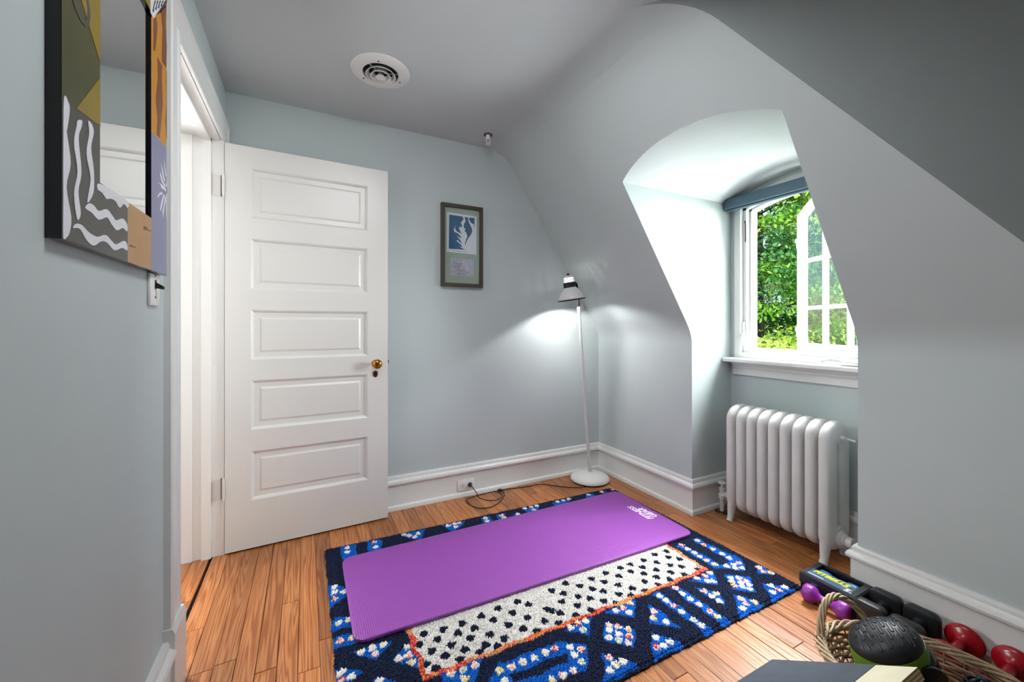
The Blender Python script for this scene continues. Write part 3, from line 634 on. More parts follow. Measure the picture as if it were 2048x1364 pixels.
MB().lathe([(0.0908, 0), (0.0920, .004), (0.0864, .020), (0.0752, .045), (0.0584, .068), (0.0440, .082), (0.0400, .086), (0.0376, .084), (0.0416, .079), (0.0560, .065), (0.0728, .043), (0.0840, .019), (0.0892, .004), (0.0908, 0)], RC, AX, 40, False).build('shade', 'white', fl_, True, 60)
MB().lathe([(0.0924, -.003), (0.0940, -.001), (0.0940, .005), (0.0924, .006), (0.0916, .004), (0.0916, -.003)], RC, AX, 40, False).build('rim', 'black', fl_, True)
MB().lathe([(0.0408, .084), (0.0420, .086), (0.0404, .118), (0.0384, .120)], RC, AX, 32, False).build('band', 'black', fl_, True, 30)
mb = MB(); qx = Vector((0, 0, 1)).rotation_difference(AX)
for k in range(18):
    a = 2 * math.pi * k / 18; d = qx @ Vector((math.cos(a), math.sin(a), 0)); tg = qx @ Vector((-math.sin(a), math.cos(a), 0)); p0, p1 = ax(.118) + d * .038, ax(.153) + d * .032
    mb.prism([p0 - tg * .0036, p0 + tg * .0036, p1 + tg * .003, p1 - tg * .003], tuple(d * -.003))
mb.build('vent_slats', 'white', fl_)
MB().lathe([(.033, .152), (.032, .158), (.020, .166), (0, .168)], RC, AX, 28, False).build('cap', 'white', fl_, True)
MB().lathe([(0, .166), (.008, .166), (.008, .176), (.005, .180), (0, .180)], RC, AX, 12).build('switch_knob', 'black', fl_, True, 30)
sd = (Vector((PT.x, PT.y, 0)) - Vector((RC.x, RC.y, 0))).normalized()
mb = MB(); mb.tube([PT - pd * .002, PT + Vector((-.004, 0, .055)), PT + Vector((-.012, .012, .12)), ax(.088) + sd * .068, ax(.112) + sd * .062, ax(.122) + sd * .050, ax(.112) + sd * .040], [.009, .009, .009, .010, .011, .011, .010], 10); mb.build('neck', 'matblack', fl_, True)
MB().lathe([(0, .028), (.018, .034), (.025, .05), (.022, .068), (.014, .085), (.013, .105), (0, .106)], RC, AX, 20).build('bulb', 'bulb', fl_, True)
lamp('lamp_bulb_light', 'SPOT', tuple(ax(.025)), 9.5, (1, .985, .97), tuple(ax(-1)), shadow_soft_size=.025, spot_size=R(150), spot_blend=.25)
lamp('lamp_top_light', 'POINT', tuple(ax(.128)), .35, (1, .98, .95), shadow_soft_size=.006)

# lamp cord
cp = [(.951, yo - .03, .071), (.972, yo - .075, .035), (.985, 2.395, .006), (1.02, 2.335, .004), (1.075, 2.315, .004), (1.125, 2.345, .004), (1.135, 2.40, .006), (1.10, 2.432, .007), (1.05, 2.42, .010), (.97, 2.428, .004), (.905, 2.405, .004), (.898, 2.33, .004), (.925, 2.265, .004), (.985, 2.238, .004), (1.06, 2.265, .004), (1.13, 2.33, .004), (1.165, 2.40, .004), (1.17, 2.43, .006), (1.14, 2.435, .012), (1.155, 2.425, .010), (1.22, 2.43, .004), (1.30, 2.415, .004), (1.38, 2.41, .004), (1.46, 2.40, .004), (1.53, 2.33, .004), (1.60, 2.265, .004), (1.68, 2.225, .004), (1.735, 2.24, .004)]
def smooth_path(P, k=5):
    P = [Vector(p) for p in P]; o_ = []
    for i in range(len(P) - 1):
        a, b_, c_, d_ = P[max(0, i - 1)], P[i], P[i + 1], P[min(len(P) - 1, i + 2)]
        for j in range(k):
            t = j / k; o_.append(.5 * ((2 * b_) + (c_ - a) * t + (2 * a - 5 * b_ + 4 * c_ - d_) * t * t + (3 * b_ - a - 3 * c_ + d_) * t ** 3))
    return o_ + [P[-1]]
pc_ = MB().tube(smooth_path(cp), .0028, 7).build('power_cord', 'cord', fl_, True); pc_['label'] = 'black lamp cord looping over the floor from the outlet'
mb = MB(); mb.tube([(.951, yo - .009, .071), (.951, yo - .014, .071), (.951, yo - .024, .071), (.953, yo - .035, .068)], [.014, .015, .010, .005], 14); mb.build('plug', 'black', pc_, True)
mb = MB(); mb.bbox((1.135, 2.418, .003), (1.165, 2.440, .016), .004); mb.build('cord_tie', 'black', pc_, True)

# ------------------------------------------------------------------ radiator
rd = thing('radiator', (2.235, 1.23, 0), 'white painted cast iron column radiator in the dormer recess', 'radiator')
RX0, RX1, RZ0, RZ1 = 2.128, 2.332, .062, .655; RP = .0578
def section(yc, foot):
    s_ = MB(); rx, ry = .0475, .0262; xa, xb = RX0 + rx, RX1 - rx; zt, zb = RZ1 - rx, RZ0 + rx * .8; path = []
    rr = (xb - xa) / 2; xm = (xa + xb) / 2
    for i in range(15):
        a = math.pi * i / 14; path.append((xm - rr * math.cos(a), yc, zt - rr * .55 + rr * .55 * math.sin(a)))
    for i in range(15):
        a = math.pi * i / 14; path.append((xm + rr * math.cos(a), yc, zb + rr * .55 - rr * .55 * math.sin(a)))
    s_.tube(path, [(ry, rx)] * len(path), 20, closed=True, flat=(0, 1, 0), pw=.62)
    for z in (RZ1 - .075, RZ0 + .07): s_.tube([(xm, yc - RP / 2, z), (xm, yc + RP / 2, z)], .034, 14)
    if foot:
        for sx, x_ in ((-1, RX0 + .02), (1, RX1 - .02)):
            s_.tube([(x_ - sx * .022, yc, RZ0 + .055), (x_ - sx * .006, yc, RZ0 + .015), (x_ + sx * .004, yc, .022), (x_ + sx * .012, yc, .004), (x_ + sx * .014, yc, .0005)], [(.024, .040), (.021, .028), (.016, .017), (.017, .019), (.018, .021)], 12, flat=(0, 1, 0))
    return s_
for k in range(9): section(1.470 - RP * k, k in (0, 8)).build('radiator_section', 'radi', rd, True, 70)
yb = 1.470 - 8 * RP - .026; xm = (RX0 + RX1) / 2
mb = MB(); mb.lathe([(.040, 0), (.040, .008), (.030, .014), (.030, .024), (.024, .028), (.024, .05), (0, .05)], (xm, yb, RZ0 + .045), (0, -1, 0), 20); mb.build('end_bush', 'radi', rd, True, 30)
mb = MB(); mb.tube([(xm, yb - .002, RZ1 - .075), (xm, yb - .02, RZ1 - .075)], .012, 12); mb.tube([(xm + .01, yb - .012, RZ1 - .075), (xm + .012, yb - .055, RZ1 - .08)], .0055, 10); mb.build('bleed_valve', 'radi', rd, True)
vx, vy = 2.20, 1.563
mb = MB(); mb.tube([(vx, vy, .0), (vx, vy, .125)], .0125, 14); mb.lathe([(.020, 0), (.020, .022), (.014, .028), (.013, .05), (.017, .052), (.017, .062), (.007, .064), (.007, .085), (0, .085)], (vx, vy, .082), n=14); mb.tube([(vx, vy, .107), (vx + .02, vy - .045, .107), (xm - .0, 1.497, .107)], .015, 12); mb.tube([(vx + .008, vy - .025, .107), (vx + .014, vy - .035, .107)], .020, 6); mb.build('inlet_valve', 'radi', rd, True, 30)
mb = MB(); mb.lathe([(.006, 0), (.020, .002), (.024, .008), (.020, .014), (.006, .016), (0, .016)], (vx, vy, .166), n=20); mb.build('hand_wheel', 'radi', rd, True)
mb = MB(); mb.lathe([(.013, 0), (.040, 0), (.036, .005), (.013, .008)], (vx, vy, 0.0005), n=24, caps=False); mb.build('floor_plate', 'oldbrass', rd, True)
mb = MB()
for k, (z, x_) in enumerate(((.50, -.003), (.48, .004))): pass
# ------------------------------------------------------------------ rug
rug = thing('area_rug', (.96, 1.55, 0), 'navy and blue tufted rug with a spotted cream centre under the purple mat', 'rug')
ZR = .016
def o3(ox, oy, sc, pts): return [fl(ox + a / sc, oy + b_ / sc, ZR) for a, b_ in pts]
C8 = lambda *p: o3(1100, 960, 3.377, p); C9 = lambda *p: o3(960, 1200, 5.689, p); C6 = lambda *p: o3(640, 1060, 4.486, p); C4 = lambda *p: o3(880, 880, 5.689, p)
patches = [C8((848, 440), (890, 428), (1165, 575), (1290, 530), (1325, 612), (1150, 592), (1115, 592)), C8((955, 400), (985, 388), (1300, 535), (1225, 552)),
  C8((1380, 570), (1425, 575), (1525, 642), (1420, 632)), C8((1440, 690), (1655, 730), (1500, 815)), C8((1180, 635), (1350, 650), (1390, 755), (1235, 730)), C8((1245, 775), (1460, 835), (1285, 930)),
  C8((935, 680), (1100, 610), (1135, 705)), C8((980, 725), (1150, 765), (1180, 855)), C8((805, 720), (855, 712), (1225, 950), (1170, 985)), C8((680, 765), (730, 750), (1110, 1010), (1060, 1040)),
  C8((665, 845), (690, 840), (880, 995), (680, 970)), C8((680, 1020), (920, 1105), (690, 1215)), C8((360, 950), (575, 995), (575, 1125), (370, 1085)), C8((370, 890), (575, 805), (575, 935)), C8((80, 1010), (285, 915), (270, 1040)), C8((360, 1165), (610, 1255), (355, 1364)),
  C6((180, 150), (310, 120), (325, 190), (335, 260), (195, 260)), C6((425, 100), (545, 80), (555, 145), (565, 190), (435, 190)), C6((700, 30), (940, -5), (900, 80), (830, 85)),
  C6((60, 480), (200, 500), (300, 560), (75, 690)), C6((80, 830), (130, 785), (330, 765), (330, 870), (85, 900)), C6((95, 960), (330, 915), (330, 1010), (90, 1060)), C6((260, 1095), (650, 985), (520, 1150)), C6((650, 1170), (820, 980), (885, 1240)),
  C6((110, 1215), (390, 1275), (190, 1430), (105, 1420)), C6((430, 1420), (530, 1305), (760, 1380), (800, 1500), (500, 1500)), C6((1050, 1300), (1470, 1140), (1380, 1380), (1150, 1420)),
  C4((20, 970), (290, 912), (240, 990), (150, 1030)), C4((470, 880), (560, 865), (600, 930), (500, 960)), C4((640, 850), (740, 830), (770, 900), (680, 920)), C4((830, 840), (880, 820), (930, 870)), C4((920, 790), (1140, 735), (1080, 820), (1000, 825)), C4((1270, 710), (1510, 655), (1420, 735), (1300, 745)), C4((1650, 630), (1740, 605), (1770, 650), (1680, 670)), C4((1815, 590), (1885, 575), (1905, 610)), C4((1930, 555), (1995, 548), (2000, 575))]
loop_o = C9((100, 960), (205, 690), (262, 712), (300, 690), (900, 460), (1200, 510), (1240, 560), (1210, 800), (500, 1010), (330, 1100), (60, 1100)); loop_i = C9((340, 850), (960, 600), (1030, 690), (380, 950))
D8 = C8((995, 408), (1040, 437), (1100, 465), (1165, 498), (1210, 525), (890, 440), (930, 465), (975, 490), (1010, 515), (1055, 540), (1110, 567), (1195, 578), (1240, 570), (1275, 560), (1250, 592), (1295, 592), (1410, 590), (1440, 615), (1490, 625), (1490, 710), (1505, 755), (1545, 740), (1585, 720), (1220, 660), (1275, 660), (1325, 680), (1230, 685), (1290, 692), (1345, 705), (1245, 712), (1300, 720), (1350, 735), (1290, 800), (1325, 835), (1380, 822), (1300, 865), (1345, 845), (990, 660), (1045, 645), (1080, 625), (1065, 680), (1100, 680), (1040, 748), (1125, 765), (1090, 783), (1145, 815), (850, 728), (895, 765), (945, 800), (1005, 838), (1080, 885), (1130, 920), (740, 782), (785, 812), (835, 845), (890, 888), (970, 943), (1025, 980), (700, 885), (697, 930), (785, 957), (715, 1060), (720, 1125), (770, 1115), (810, 1090), (445, 880), (495, 862), (540, 828), (535, 893), (140, 995), (190, 965), (240, 950), (225, 1010), (400, 978), (460, 988), (530, 1005), (400, 1012), (462, 1035), (535, 1050), (398, 1062), (462, 1080), (530, 1097), (400, 1195), (445, 1245), (495, 1225), (405, 1280))
D9 = C9((850, 545), (745, 590), (620, 655), (490, 700), (360, 755), (225, 800), (280, 915), (1025, 530), (1150, 560), (1075, 615), (1160, 700), (1060, 795), (945, 850), (820, 905))
D6 = C6((245, 155), (245, 195), (485, 108), (500, 150), (755, 40), (800, 48), (850, 60), (880, 30), (130, 508), (130, 555), (135, 612), (215, 550), (170, 832), (258, 805), (180, 990), (285, 965), (370, 1090), (470, 1055), (495, 1108), (570, 1025), (785, 1045), (705, 1150), (795, 1120), (825, 1185), (190, 1270), (285, 1310), (190, 1345), (530, 1355), (1285, 1245), (1390, 1205), (1180, 1285), (1300, 1330))
D4 = C4((95, 970), (165, 950), (220, 940), (180, 985), (515, 888), (535, 920), (700, 855), (725, 880), (885, 840), (965, 775), (1035, 760), (1100, 745), (1065, 790), (1335, 700), (1400, 685), (1465, 668), (1690, 620), (1840, 588), (1965, 560))
S8 = C8((785, 478), (707, 500), (800, 518), (875, 530), (630, 540), (720, 555), (545, 568), (625, 585), (810, 572), (885, 582), (475, 590), (720, 605), (545, 615), (815, 620), (1000, 602), (905, 635), (375, 625), (632, 630), (465, 645), (720, 652), (280, 665), (365, 685), (640, 682), (810, 668), (105, 695), (460, 705), (200, 713), (735, 705), (285, 732), (555, 728), (360, 748), (90, 765), (645, 748), (465, 768), (190, 785), (270, 797), (550, 778), (80, 820), (360, 815), (185, 845), (450, 830), (275, 875), (70, 897), (175, 910), (60, 965), (10, 745), (15, 880))
S9 = C9((425, 15), (555, 45), (205, 90), (370, 140), (760, 100), (540, 195), (325, 275), (735, 232), (490, 320), (115, 385), (650, 350), (275, 430), (65, 505), (200, 520), (15, 175), (145, 220))
S6 = C6((935, 928), (1105, 885), (1275, 835), (1385, 875), (1235, 920), (1055, 975), (1350, 965), (1525, 930), (1180, 1025), (1005, 1078), (1300, 1068), (1485, 1025), (1125, 1120), (890, 1020), (1440, 1090), (1260, 1155), (950, 1200), (1040, 1235), (1440, 768), (1550, 802))
spots = []
for p in S8 + S9 + S6:
    if all((p[0] - q[0]) ** 2 + (p[1] - q[1]) ** 2 > .02 ** 2 for q in spots): spots.append(p)
flowers = []
for p in D8 + D9 + D6 + D4:
    if all((p[0] - q[0]) ** 2 + (p[1] - q[1]) ** 2 > .012 ** 2 for q in flowers): flowers.append(p)
cream = [(.328, 1.236), (1.598, 1.212), (1.60, 1.88), (.33, 1.90)]
RC_ = [(.085, .965), (1.858, .955), (1.838, 2.118), (.083, 2.172)]
def inpoly(X, Y, P):
    r_ = np.zeros(X.shape, bool); n = len(P)
    for i in range(n):
        x1_, y1_ = P[i]; x2_, y2_ = P[i - 1]
        c_ = ((y1_ > Y) != (y2_ > Y)) & (X < (x2_ - x1_) * (Y - y1_) / (y2_ - y1_ + 1e-12) + x1_); r_ ^= c_
    return r_
def edged(X, Y, P):
    d = np.full(X.shape, 9.0); n = len(P)
    for i in range(n):
        a = np.array(P[i - 1]); b_ = np.array(P[i]); ab = b_ - a; t = np.clip(((X - a[0]) * ab[0] + (Y - a[1]) * ab[1]) / (ab @ ab), 0, 1)
        d = np.minimum(d, np.hypot(X - a[0] - t * ab[0], Y - a[1] - t * ab[1]))
    return d
rng = np.random.default_rng(5)
st = .0042
gx, gy = np.meshgrid(np.arange(.05, 1.90, st), np.arange(.92, 2.20, st)); X = (gx + rng.uniform(-.4, .4, gx.shape) * st).ravel(); Y = (gy + rng.uniform(-.4, .4, gy.shape) * st).ravel()
wob = .0035 * np.sin(X * 61 + 3 * np.sin(Y * 23)) + .003 * np.sin(Y * 71 + X * 17)
Xw, Yw = X + wob, Y + .0035 * np.sin(X * 47 + Y * 31)
keep = inpoly(X + wob * .35, Y + wob * .35, RC_)
cr = np.hypot(np.maximum(0, .115 - (X - .085 + .0)) * (X < .2), np.maximum(0, .03 - (2.17 - Y)) * (Y > 2.0))
mat_poly = [(.148, 1.468), (1.795, 1.432), (1.805, 2.030), (.150, 2.022)]
under = inpoly(X, Y, mat_poly) & (edged(X, Y, mat_poly) > .02)
keep &= ~under
lab = np.zeros(X.shape, int)                 # 0 navy
pid = np.full(X.shape, -1)
for i, P in enumerate(patches):
    m_ = inpoly(Xw, Yw, P); pid[m_] = i
m_ = inpoly(Xw, Yw, loop_o) & ~inpoly(Xw, Yw, loop_i); pid[m_] = len(patches)
lab[pid >= 0] = 1
incr = inpoly(Xw, Yw, cream); bd = edged(Xw, Yw, cream)
lab[incr] = 2; pid[incr] = -1
lab[bd < .0085] = 3; pid[bd < .0085] = -1
did = np.full(X.shape, -1)
ang = np.arange(X.size) * 0
for i, (a, b_) in enumerate(spots):
    dx, dy = X - a, Y - b_; r_ = np.hypot(dx, dy); th = np.arctan2(dy, dx); R0 = .0152 * (1 + .13 * np.sin(3 * th + i) + .07 * np.sin(5 * th + 2 * i))
    m_ = (r_ < R0) & (lab == 2); lab[m_] = 4; did[m_] = i
for i, (a, b_) in enumerate(flowers):
    dx, dy = X - a, Y - b_; r_ = np.hypot(dx, dy); th = np.arctan2(dy, dx); R0 = .0132 * (1 + .12 * np.sin(3 * th + i * 1.7))
    m_ = (r_ < R0) & (lab <= 1); lab[m_] = 5; did[m_] = i
cols = {0: lin('1f2740'), 1: lin('1464c0'), 2: lin('dfdbd6'), 3: lin('d8704a'), 4: lin('1a2236'), 5: lin('e8ddd0')}
col = np.array([cols[k] for k in range(6)])[lab]
col *= rng.uniform(.72, 1.22, (X.size, 1))
pal3 = np.array([lin('e05a40'), lin('e8a060'), lin('c83a3a'), lin('e8886a'), lin('d8b070')])
m_ = lab == 3; col[m_] = pal3[(np.floor(X[m_] * 9 + Y[m_] * 7) .astype(int) + rng.integers(0, 2, m_.sum())) % 5] * rng.uniform(.8, 1.15, (m_.sum(), 1))
pal5 = np.array([lin('efe6d8'), lin('f2ece4'), lin('e0b8b4'), lin('d64a44'), lin('d8c060'), lin('a8c0a8'), lin('f0e8e0'), lin('e88a80')])
m_ = lab == 5; acc = (did[m_] * 5 + 2) % 8; pick = np.where(rng.random(m_.sum()) < .38, acc, rng.integers(0, 2, m_.sum())); col[m_] = pal5[pick]
hgt = .0165 + rng.uniform(-.002, .0025, X.size) + np.where(lab == 5, .0015, 0) + np.where(lab == 3, .0012, 0)
ed = edged(X, Y, RC_); hgt -= np.where(ed < .012, .005, 0)
def pile(name, sel, par, lbl=None, kind=None):
    idx = np.nonzero(sel)[0]
    if len(idx) < 2: return
    n = len(idx); w_ = .0034; a0 = rng.uniform(0, 1.57, n); base = np.stack([X[idx], Y[idx], np.full(n, .004)], 1)
    V = np.zeros((n, 9, 3)); F = []
    for k in range(4):
        V[:, k, 0] = base[:, 0] + w_ * np.cos(a0 + k * math.pi / 2); V[:, k, 1] = base[:, 1] + w_ * np.sin(a0 + k * math.pi / 2); V[:, k, 2] = .004
    ln = rng.normal(0, .0009, (n, 2)); 
    for k in range(4):
        V[:, 4 + k, 0] = base[:, 0] + ln[:, 0] + w_ * .82 * np.cos(a0 + .4 + k * math.pi / 2); V[:, 4 + k, 1] = base[:, 1] + ln[:, 1] + w_ * .82 * np.sin(a0 + .4 + k * math.pi / 2); V[:, 4 + k, 2] = hgt[idx] - .0035
    V[:, 8, 0] = base[:, 0] + ln[:, 0] * 1.4; V[:, 8, 1] = base[:, 1] + ln[:, 1] * 1.4; V[:, 8, 2] = hgt[idx]
    q = np.array([(k, (k + 1) % 4, 4 + (k + 1) % 4, 4 + k) for k in range(4)]); t = np.array([(4 + k, 4 + (k + 1) % 4, 8) for k in range(4)])
    o9 = (np.arange(n) * 9)[:, None, None]
    Q = (q[None] + o9).reshape(-1, 4); T = (t[None] + o9).reshape(-1, 3)
    me = bpy.data.meshes.new(name); pl = par.location
    me.vertices.add(n * 9); me.vertices.foreach_set('co', (V.reshape(-1, 3) - np.array(pl)).ravel().astype(np.float32))
    loops = np.concatenate([Q.ravel(), T.ravel()]); me.loops.add(len(loops)); me.loops.foreach_set('vertex_index', loops.astype(np.int32))
    st_ = np.concatenate([np.arange(len(Q)) * 4, len(Q) * 4 + np.arange(len(T)) * 3]); me.polygons.add(len(st_)); me.polygons.foreach_set('loop_start', st_.astype(np.int32))
    me.update(calc_edges=True)
    ca = me.color_attributes.new('tint', 'FLOAT_COLOR', 'POINT'); cc = np.ones((n, 9, 4), np.float32); cc[:, :, :3] = col[idx][:, None, :]; ca.data.foreach_set('color', cc.ravel())
    me.materials.append(M['yarn']); me.shade_smooth(); o = bpy.data.objects.new(name, me); C.objects.link(o); o.parent = par
    if kind: o['kind'] = kind
    if lbl: o['label'] = lbl
    return o
mb = MB(); mb.prism([(x_ * .994 + .006 * .96, y_ * .994 + .006 * 1.55, .0005) for x_, y_ in RC_], (0, 0, .0045)); mb.build('backing', mat('navy rug backing', '10131f', .95), rug)
pile('navy_pile', keep & (lab == 0), rug, 'dark navy pile', 'stuff')
pile('cream_field', keep & (lab == 2), rug, 'cream pile centre field', 'stuff')
pile('coral_border', keep & (lab == 3), rug, 'coral and orange rope border', 'stuff')
for i in range(len(patches) + 1): pile('blue_patch', keep & (pid == i) & (lab == 1), rug)
for i in range(len(spots)): pile('navy_spot', keep & (lab == 4) & (did == i), rug)
for i in range(len(flowers)): pile('flower_knot', keep & (lab == 5) & (did == i), rug)

# ------------------------------------------------------------------ exercise mat
def roundpoly(P, r_, n=8):
    o_ = []; N = len(P)
    for i in range(N):
        a, b_, c_ = Vector(P[i - 1]), Vector(P[i]), Vector(P[(i + 1) % N]); u = (a - b_).normalized(); v_ = (c_ - b_).normalized(); p, q_ = b_ + u * r_, b_ + v_ * r_
        for k in range(n + 1): t = k / n; o_.append(tuple(p * (1 - t) ** 2 + b_ * 2 * t * (1 - t) + q_ * t * t))
    return o_
em = thing('exercise_mat', (.97, 1.735, .017), 'purple foam exercise mat lying on the patterned rug', 'exercise mat')
ring0 = roundpoly([(.146, 1.462), (1.797, 1.434), (1.806, 2.031), (.146, 2.018)], .052)
cen = Vector((.975, 1.735)); lay = []
for off, z in ((.003, .0172), (0, .0195), (0, .0285), (.0018, .0306), (.0045, .0314)):
    lay.append([(x_ + (cen.x - x_) / max(.2, abs(cen.x - x_)) * off * min(1, abs(cen.x - x_) / .6), y_ + (cen.y - y_) / max(.1, abs(cen.y - y_)) * off, z) for x_, y_ in ring0])
n = len(ring0); v = [p for l_ in lay for p in l_]; f = [tuple(range(n))[::-1], tuple((len(lay) - 1) * n + k for k in range(n))] + [(i * n + k, i * n + (k + 1) % n, (i + 1) * n + (k + 1) % n, (i + 1) * n + k) for i in range(len(lay) - 1) for k in range(n)]
MB().add(v, f).build('foam_slab', 'mat', em, True, 35)
text_mb('FITNESS', .049, (1.729, 1.640, .0316), (0, 1, 0), (-1, 0, 0), .0002, .3, .0012).build('lettering', 'mattext', em)
text_mb('GEAR', .049, (1.768, 1.646, .0316), (0, 1, 0), (-1, 0, 0), .0002, .3, .0012).build('lettering', 'mattext', em)

# ------------------------------------------------------------------ weights along the right wall
cs = thing('dumbbell_case', (1.93, .862, 0), 'black plastic case of blue hand weights with a yellow FITBELLS label by the radiator', 'case')
cx0, cx1, cy0, cy1 = 1.852, 2.0, .765, .962
mb = MB(); TY = ((cx0 + .004, cy0 + .004), (cx1 - .003, cy1 - .004)); mb.box((TY[0][0], TY[0][1], .0005), (TY[1][0], TY[1][1], .004))
for lo_, hi_ in (((TY[0][0], TY[0][1]), (TY[0][0] + .004, TY[1][1])), ((TY[1][0] - .004, TY[0][1]), (TY[1][0], TY[1][1])), ((TY[0][0], TY[0][1]), (TY[1][0], TY[0][1] + .004)), ((TY[0][0], TY[1][1] - .004), (TY[1][0], TY[1][1]))): mb.box((*lo_, .004), (*hi_, .032))
mb.build('tray', 'case', cs)
ox0, ox1, oy0, oy1 = 1.922, 1.982, .790, .936        # window in the lid
mb = MB()
A = [(cx0, cy0), (cx1, cy0), (cx1, cy1), (cx0, cy1)]; A2_ = [(cx0 + .006, cy0 + .006), (cx1 - .006, cy0 + .006), (cx1 - .006, cy1 - .006), (cx0 + .006, cy1 - .006)]; B = [(ox0, oy0), (ox1, oy0), (ox1, oy1), (ox0, oy1)]
v = [(*p, .032) for p in A] + [(*p, .070) for p in A] + [(*p, .076) for p in A2_] + [(*p, .076) for p in B] + [(*p, .066) for p in B]
f = [(i * 4 + k, i * 4 + (k + 1) % 4, i * 4 + 4 + (k + 1) % 4, i * 4 + 4 + k) for i in range(4) for k in range(4)]
mb.add(v, f).build('lid', 'case', cs)
for y_ in (.905, .822):
    mb = MB(); mb.bbox((cx0 - .004, y_ - .012, .044), (cx0 + .003, y_ + .012, .052), .002); mb.build('clasp', 'labelblue', cs, True)
mb = MB(); mb.box((cx0 + .010, cy0 + .024, .0755), (ox0 - .002, cy1 - .022, .0768)); lb = mb.build('label_sheet', 'labelblue', cs)
text_mb('FITBELLS', .031, (cx0 + .044, cy1 - .030, .0770), (0, -1, 0), (1, 0, 0), .0002, .25, .0016).build('lettering', 'yellow', lb)
text_mb('5', .030, (cx0 + .014, cy0 + .048, .0770), (0, -1, 0), (1, 0, 0), .0002, .2, .0014).build('lettering', 'paper', lb)
text_mb('lb', .014, (cx0 + .013, cy0 + .030, .0770), (0, -1, 0), (1, 0, 0), .0002, .1).build('lettering', 'paper', lb)
text_mb('DELUXE', .011, (cx0 + .028, cy1 - .030, .0770), (0, -1, 0), (1, 0, 0), .0002, .1).build('lettering', 'paper', lb) if 0 else None
mb = MB(); mb.box((cx0 + .036, cy0 + .026, .0768), (cx0 + .038, cy0 + .062, .0772)); mb.box((cx0 + .070, cy0 + .03, .0768), (cx0 + .073, cy0 + .085, .0772)); mb.build('label_stripe', 'yellow', lb)
mb = MB(); mb.box((cx0 + .018, cy1 - .080, .0768), (cx0 + .022, cy1 - .024, .0772)); mb.build('label_stripe', 'paper', lb)
def smooth_bell(name, c0, c1, rh, rb, m_, label, group='hand weights along the right wall', nh=6):
    """vinyl dumbbell: faceted heads blending into the bar."""
    c0, c1 = Vector(c0), Vector(c1); t = thing(name, tuple((c0 + c1) / 2 - Vector((0, 0, ((c0 + c1) / 2).z))), label, 'dumbbell', group); d = c1 - c0; L_ = d.length
    for p, s_ in ((c0, 1), (c1, -1)):
        MB().lathe([(0, 0), (rh * .72, .001), (rh * .94, .007), (rh, .014), (rh, .030), (rh * .9, .040), (rh * .62, .048), (rb * 1.15, .055), (rb, .062)], p, d * s_, nh * 4 if nh else 28, False).build('head', m_, t, True, 45)
    MB().tube([c0 + d.normalized() * .058, c1 - d.normalized() * .058], rb, 16).build('bar', m_, t, True)
    return t
blue = 'blue vinyl dumbbell inside the black case, visible through its lid window'
bb = smooth_bell('dumbbell', (1.951, .935, .052), (1.951, .792, .052), .0185, .011, 'bluevinyl', blue)
smooth_bell('dumbbell', (1.800, .918, .0335), (1.806, .760, .0335), .033, .0125, 'purple', 'purple vinyl dumbbell on the floor in front of the black case')
def block_bell(xc, yc, label):
    t = thing('dumbbell', (xc, yc, 0), label, 'dumbbell', 'hand weights along the right wall')
    for s_ in (-1, 1):
        x_ = xc + s_ * .062; mb = MB(); bm = bmesh.new(); bmesh.ops.create_cube(bm, size=1)
        for q_ in bm.verts: q_.co = Vector((x_ + q_.co.x * .036, yc + q_.co.y * .096, .0495 + q_.co.z * .098))
        bmesh.ops.bevel(bm, geom=[e_ for e_ in bm.edges if abs((e_.verts[0].co - e_.verts[1].co).x) > .02], offset=.022, segments=5, profile=.5, affect='EDGES')
        bmesh.ops.bevel(bm, geom=[e_ for e_ in bm.edges if all(abs(f_.normal.x) > .9 for f_ in e_.link_faces) is False and any(abs(f_.normal.x) > .9 for f_ in e_.link_faces)], offset=.006, segments=2, profile=.5, affect='EDGES')
        mb.addbm(bm).build('head', 'neo', t, True, 40)
    MB().lathe([(.024, .044 - .062), (.017, .058 - .062), (.0165, .062), (.017, .124 - .058), (.024, .080)], (xc - .031, yc, .0495), (1, 0, 0), 18, False).build('bar', 'neo', t, True)
    return t
block_bell(1.893, .713, 'black block headed dumbbell beside the case end, farther of the two black ones')
block_bell(1.893, .614, 'black block headed dumbbell against the wall next to the red weight')
def disc_bell(yc, label):
    t = thing('dumbbell', (1.90, yc, 0), label, 'dumbbell', 'hand weights along the right wall'); z = .0495
    for s_, x_ in ((-1, 1.975), (1, 1.815)):
        MB().lathe([(0, -.014), (.030, -.014), (.044, -.010), (.049, -.003), (.0495, .006), (.046, .012), (.036, .016), (.020, .024), (.015, .034)], (x_, yc, z), (s_, 0, 0), 36, False).build('head', 'red', t, True, 50)
    MB().tube([(1.815, yc, z), (1.975, yc, z)], .0145, 16).build('bar', 'red', t, True)
disc_bell(.514, 'red vinyl dumbbell with round heads, the one next to the black dumbbell')
disc_bell(.406, 'red vinyl dumbbell with round heads, nearest the bottom right corner')

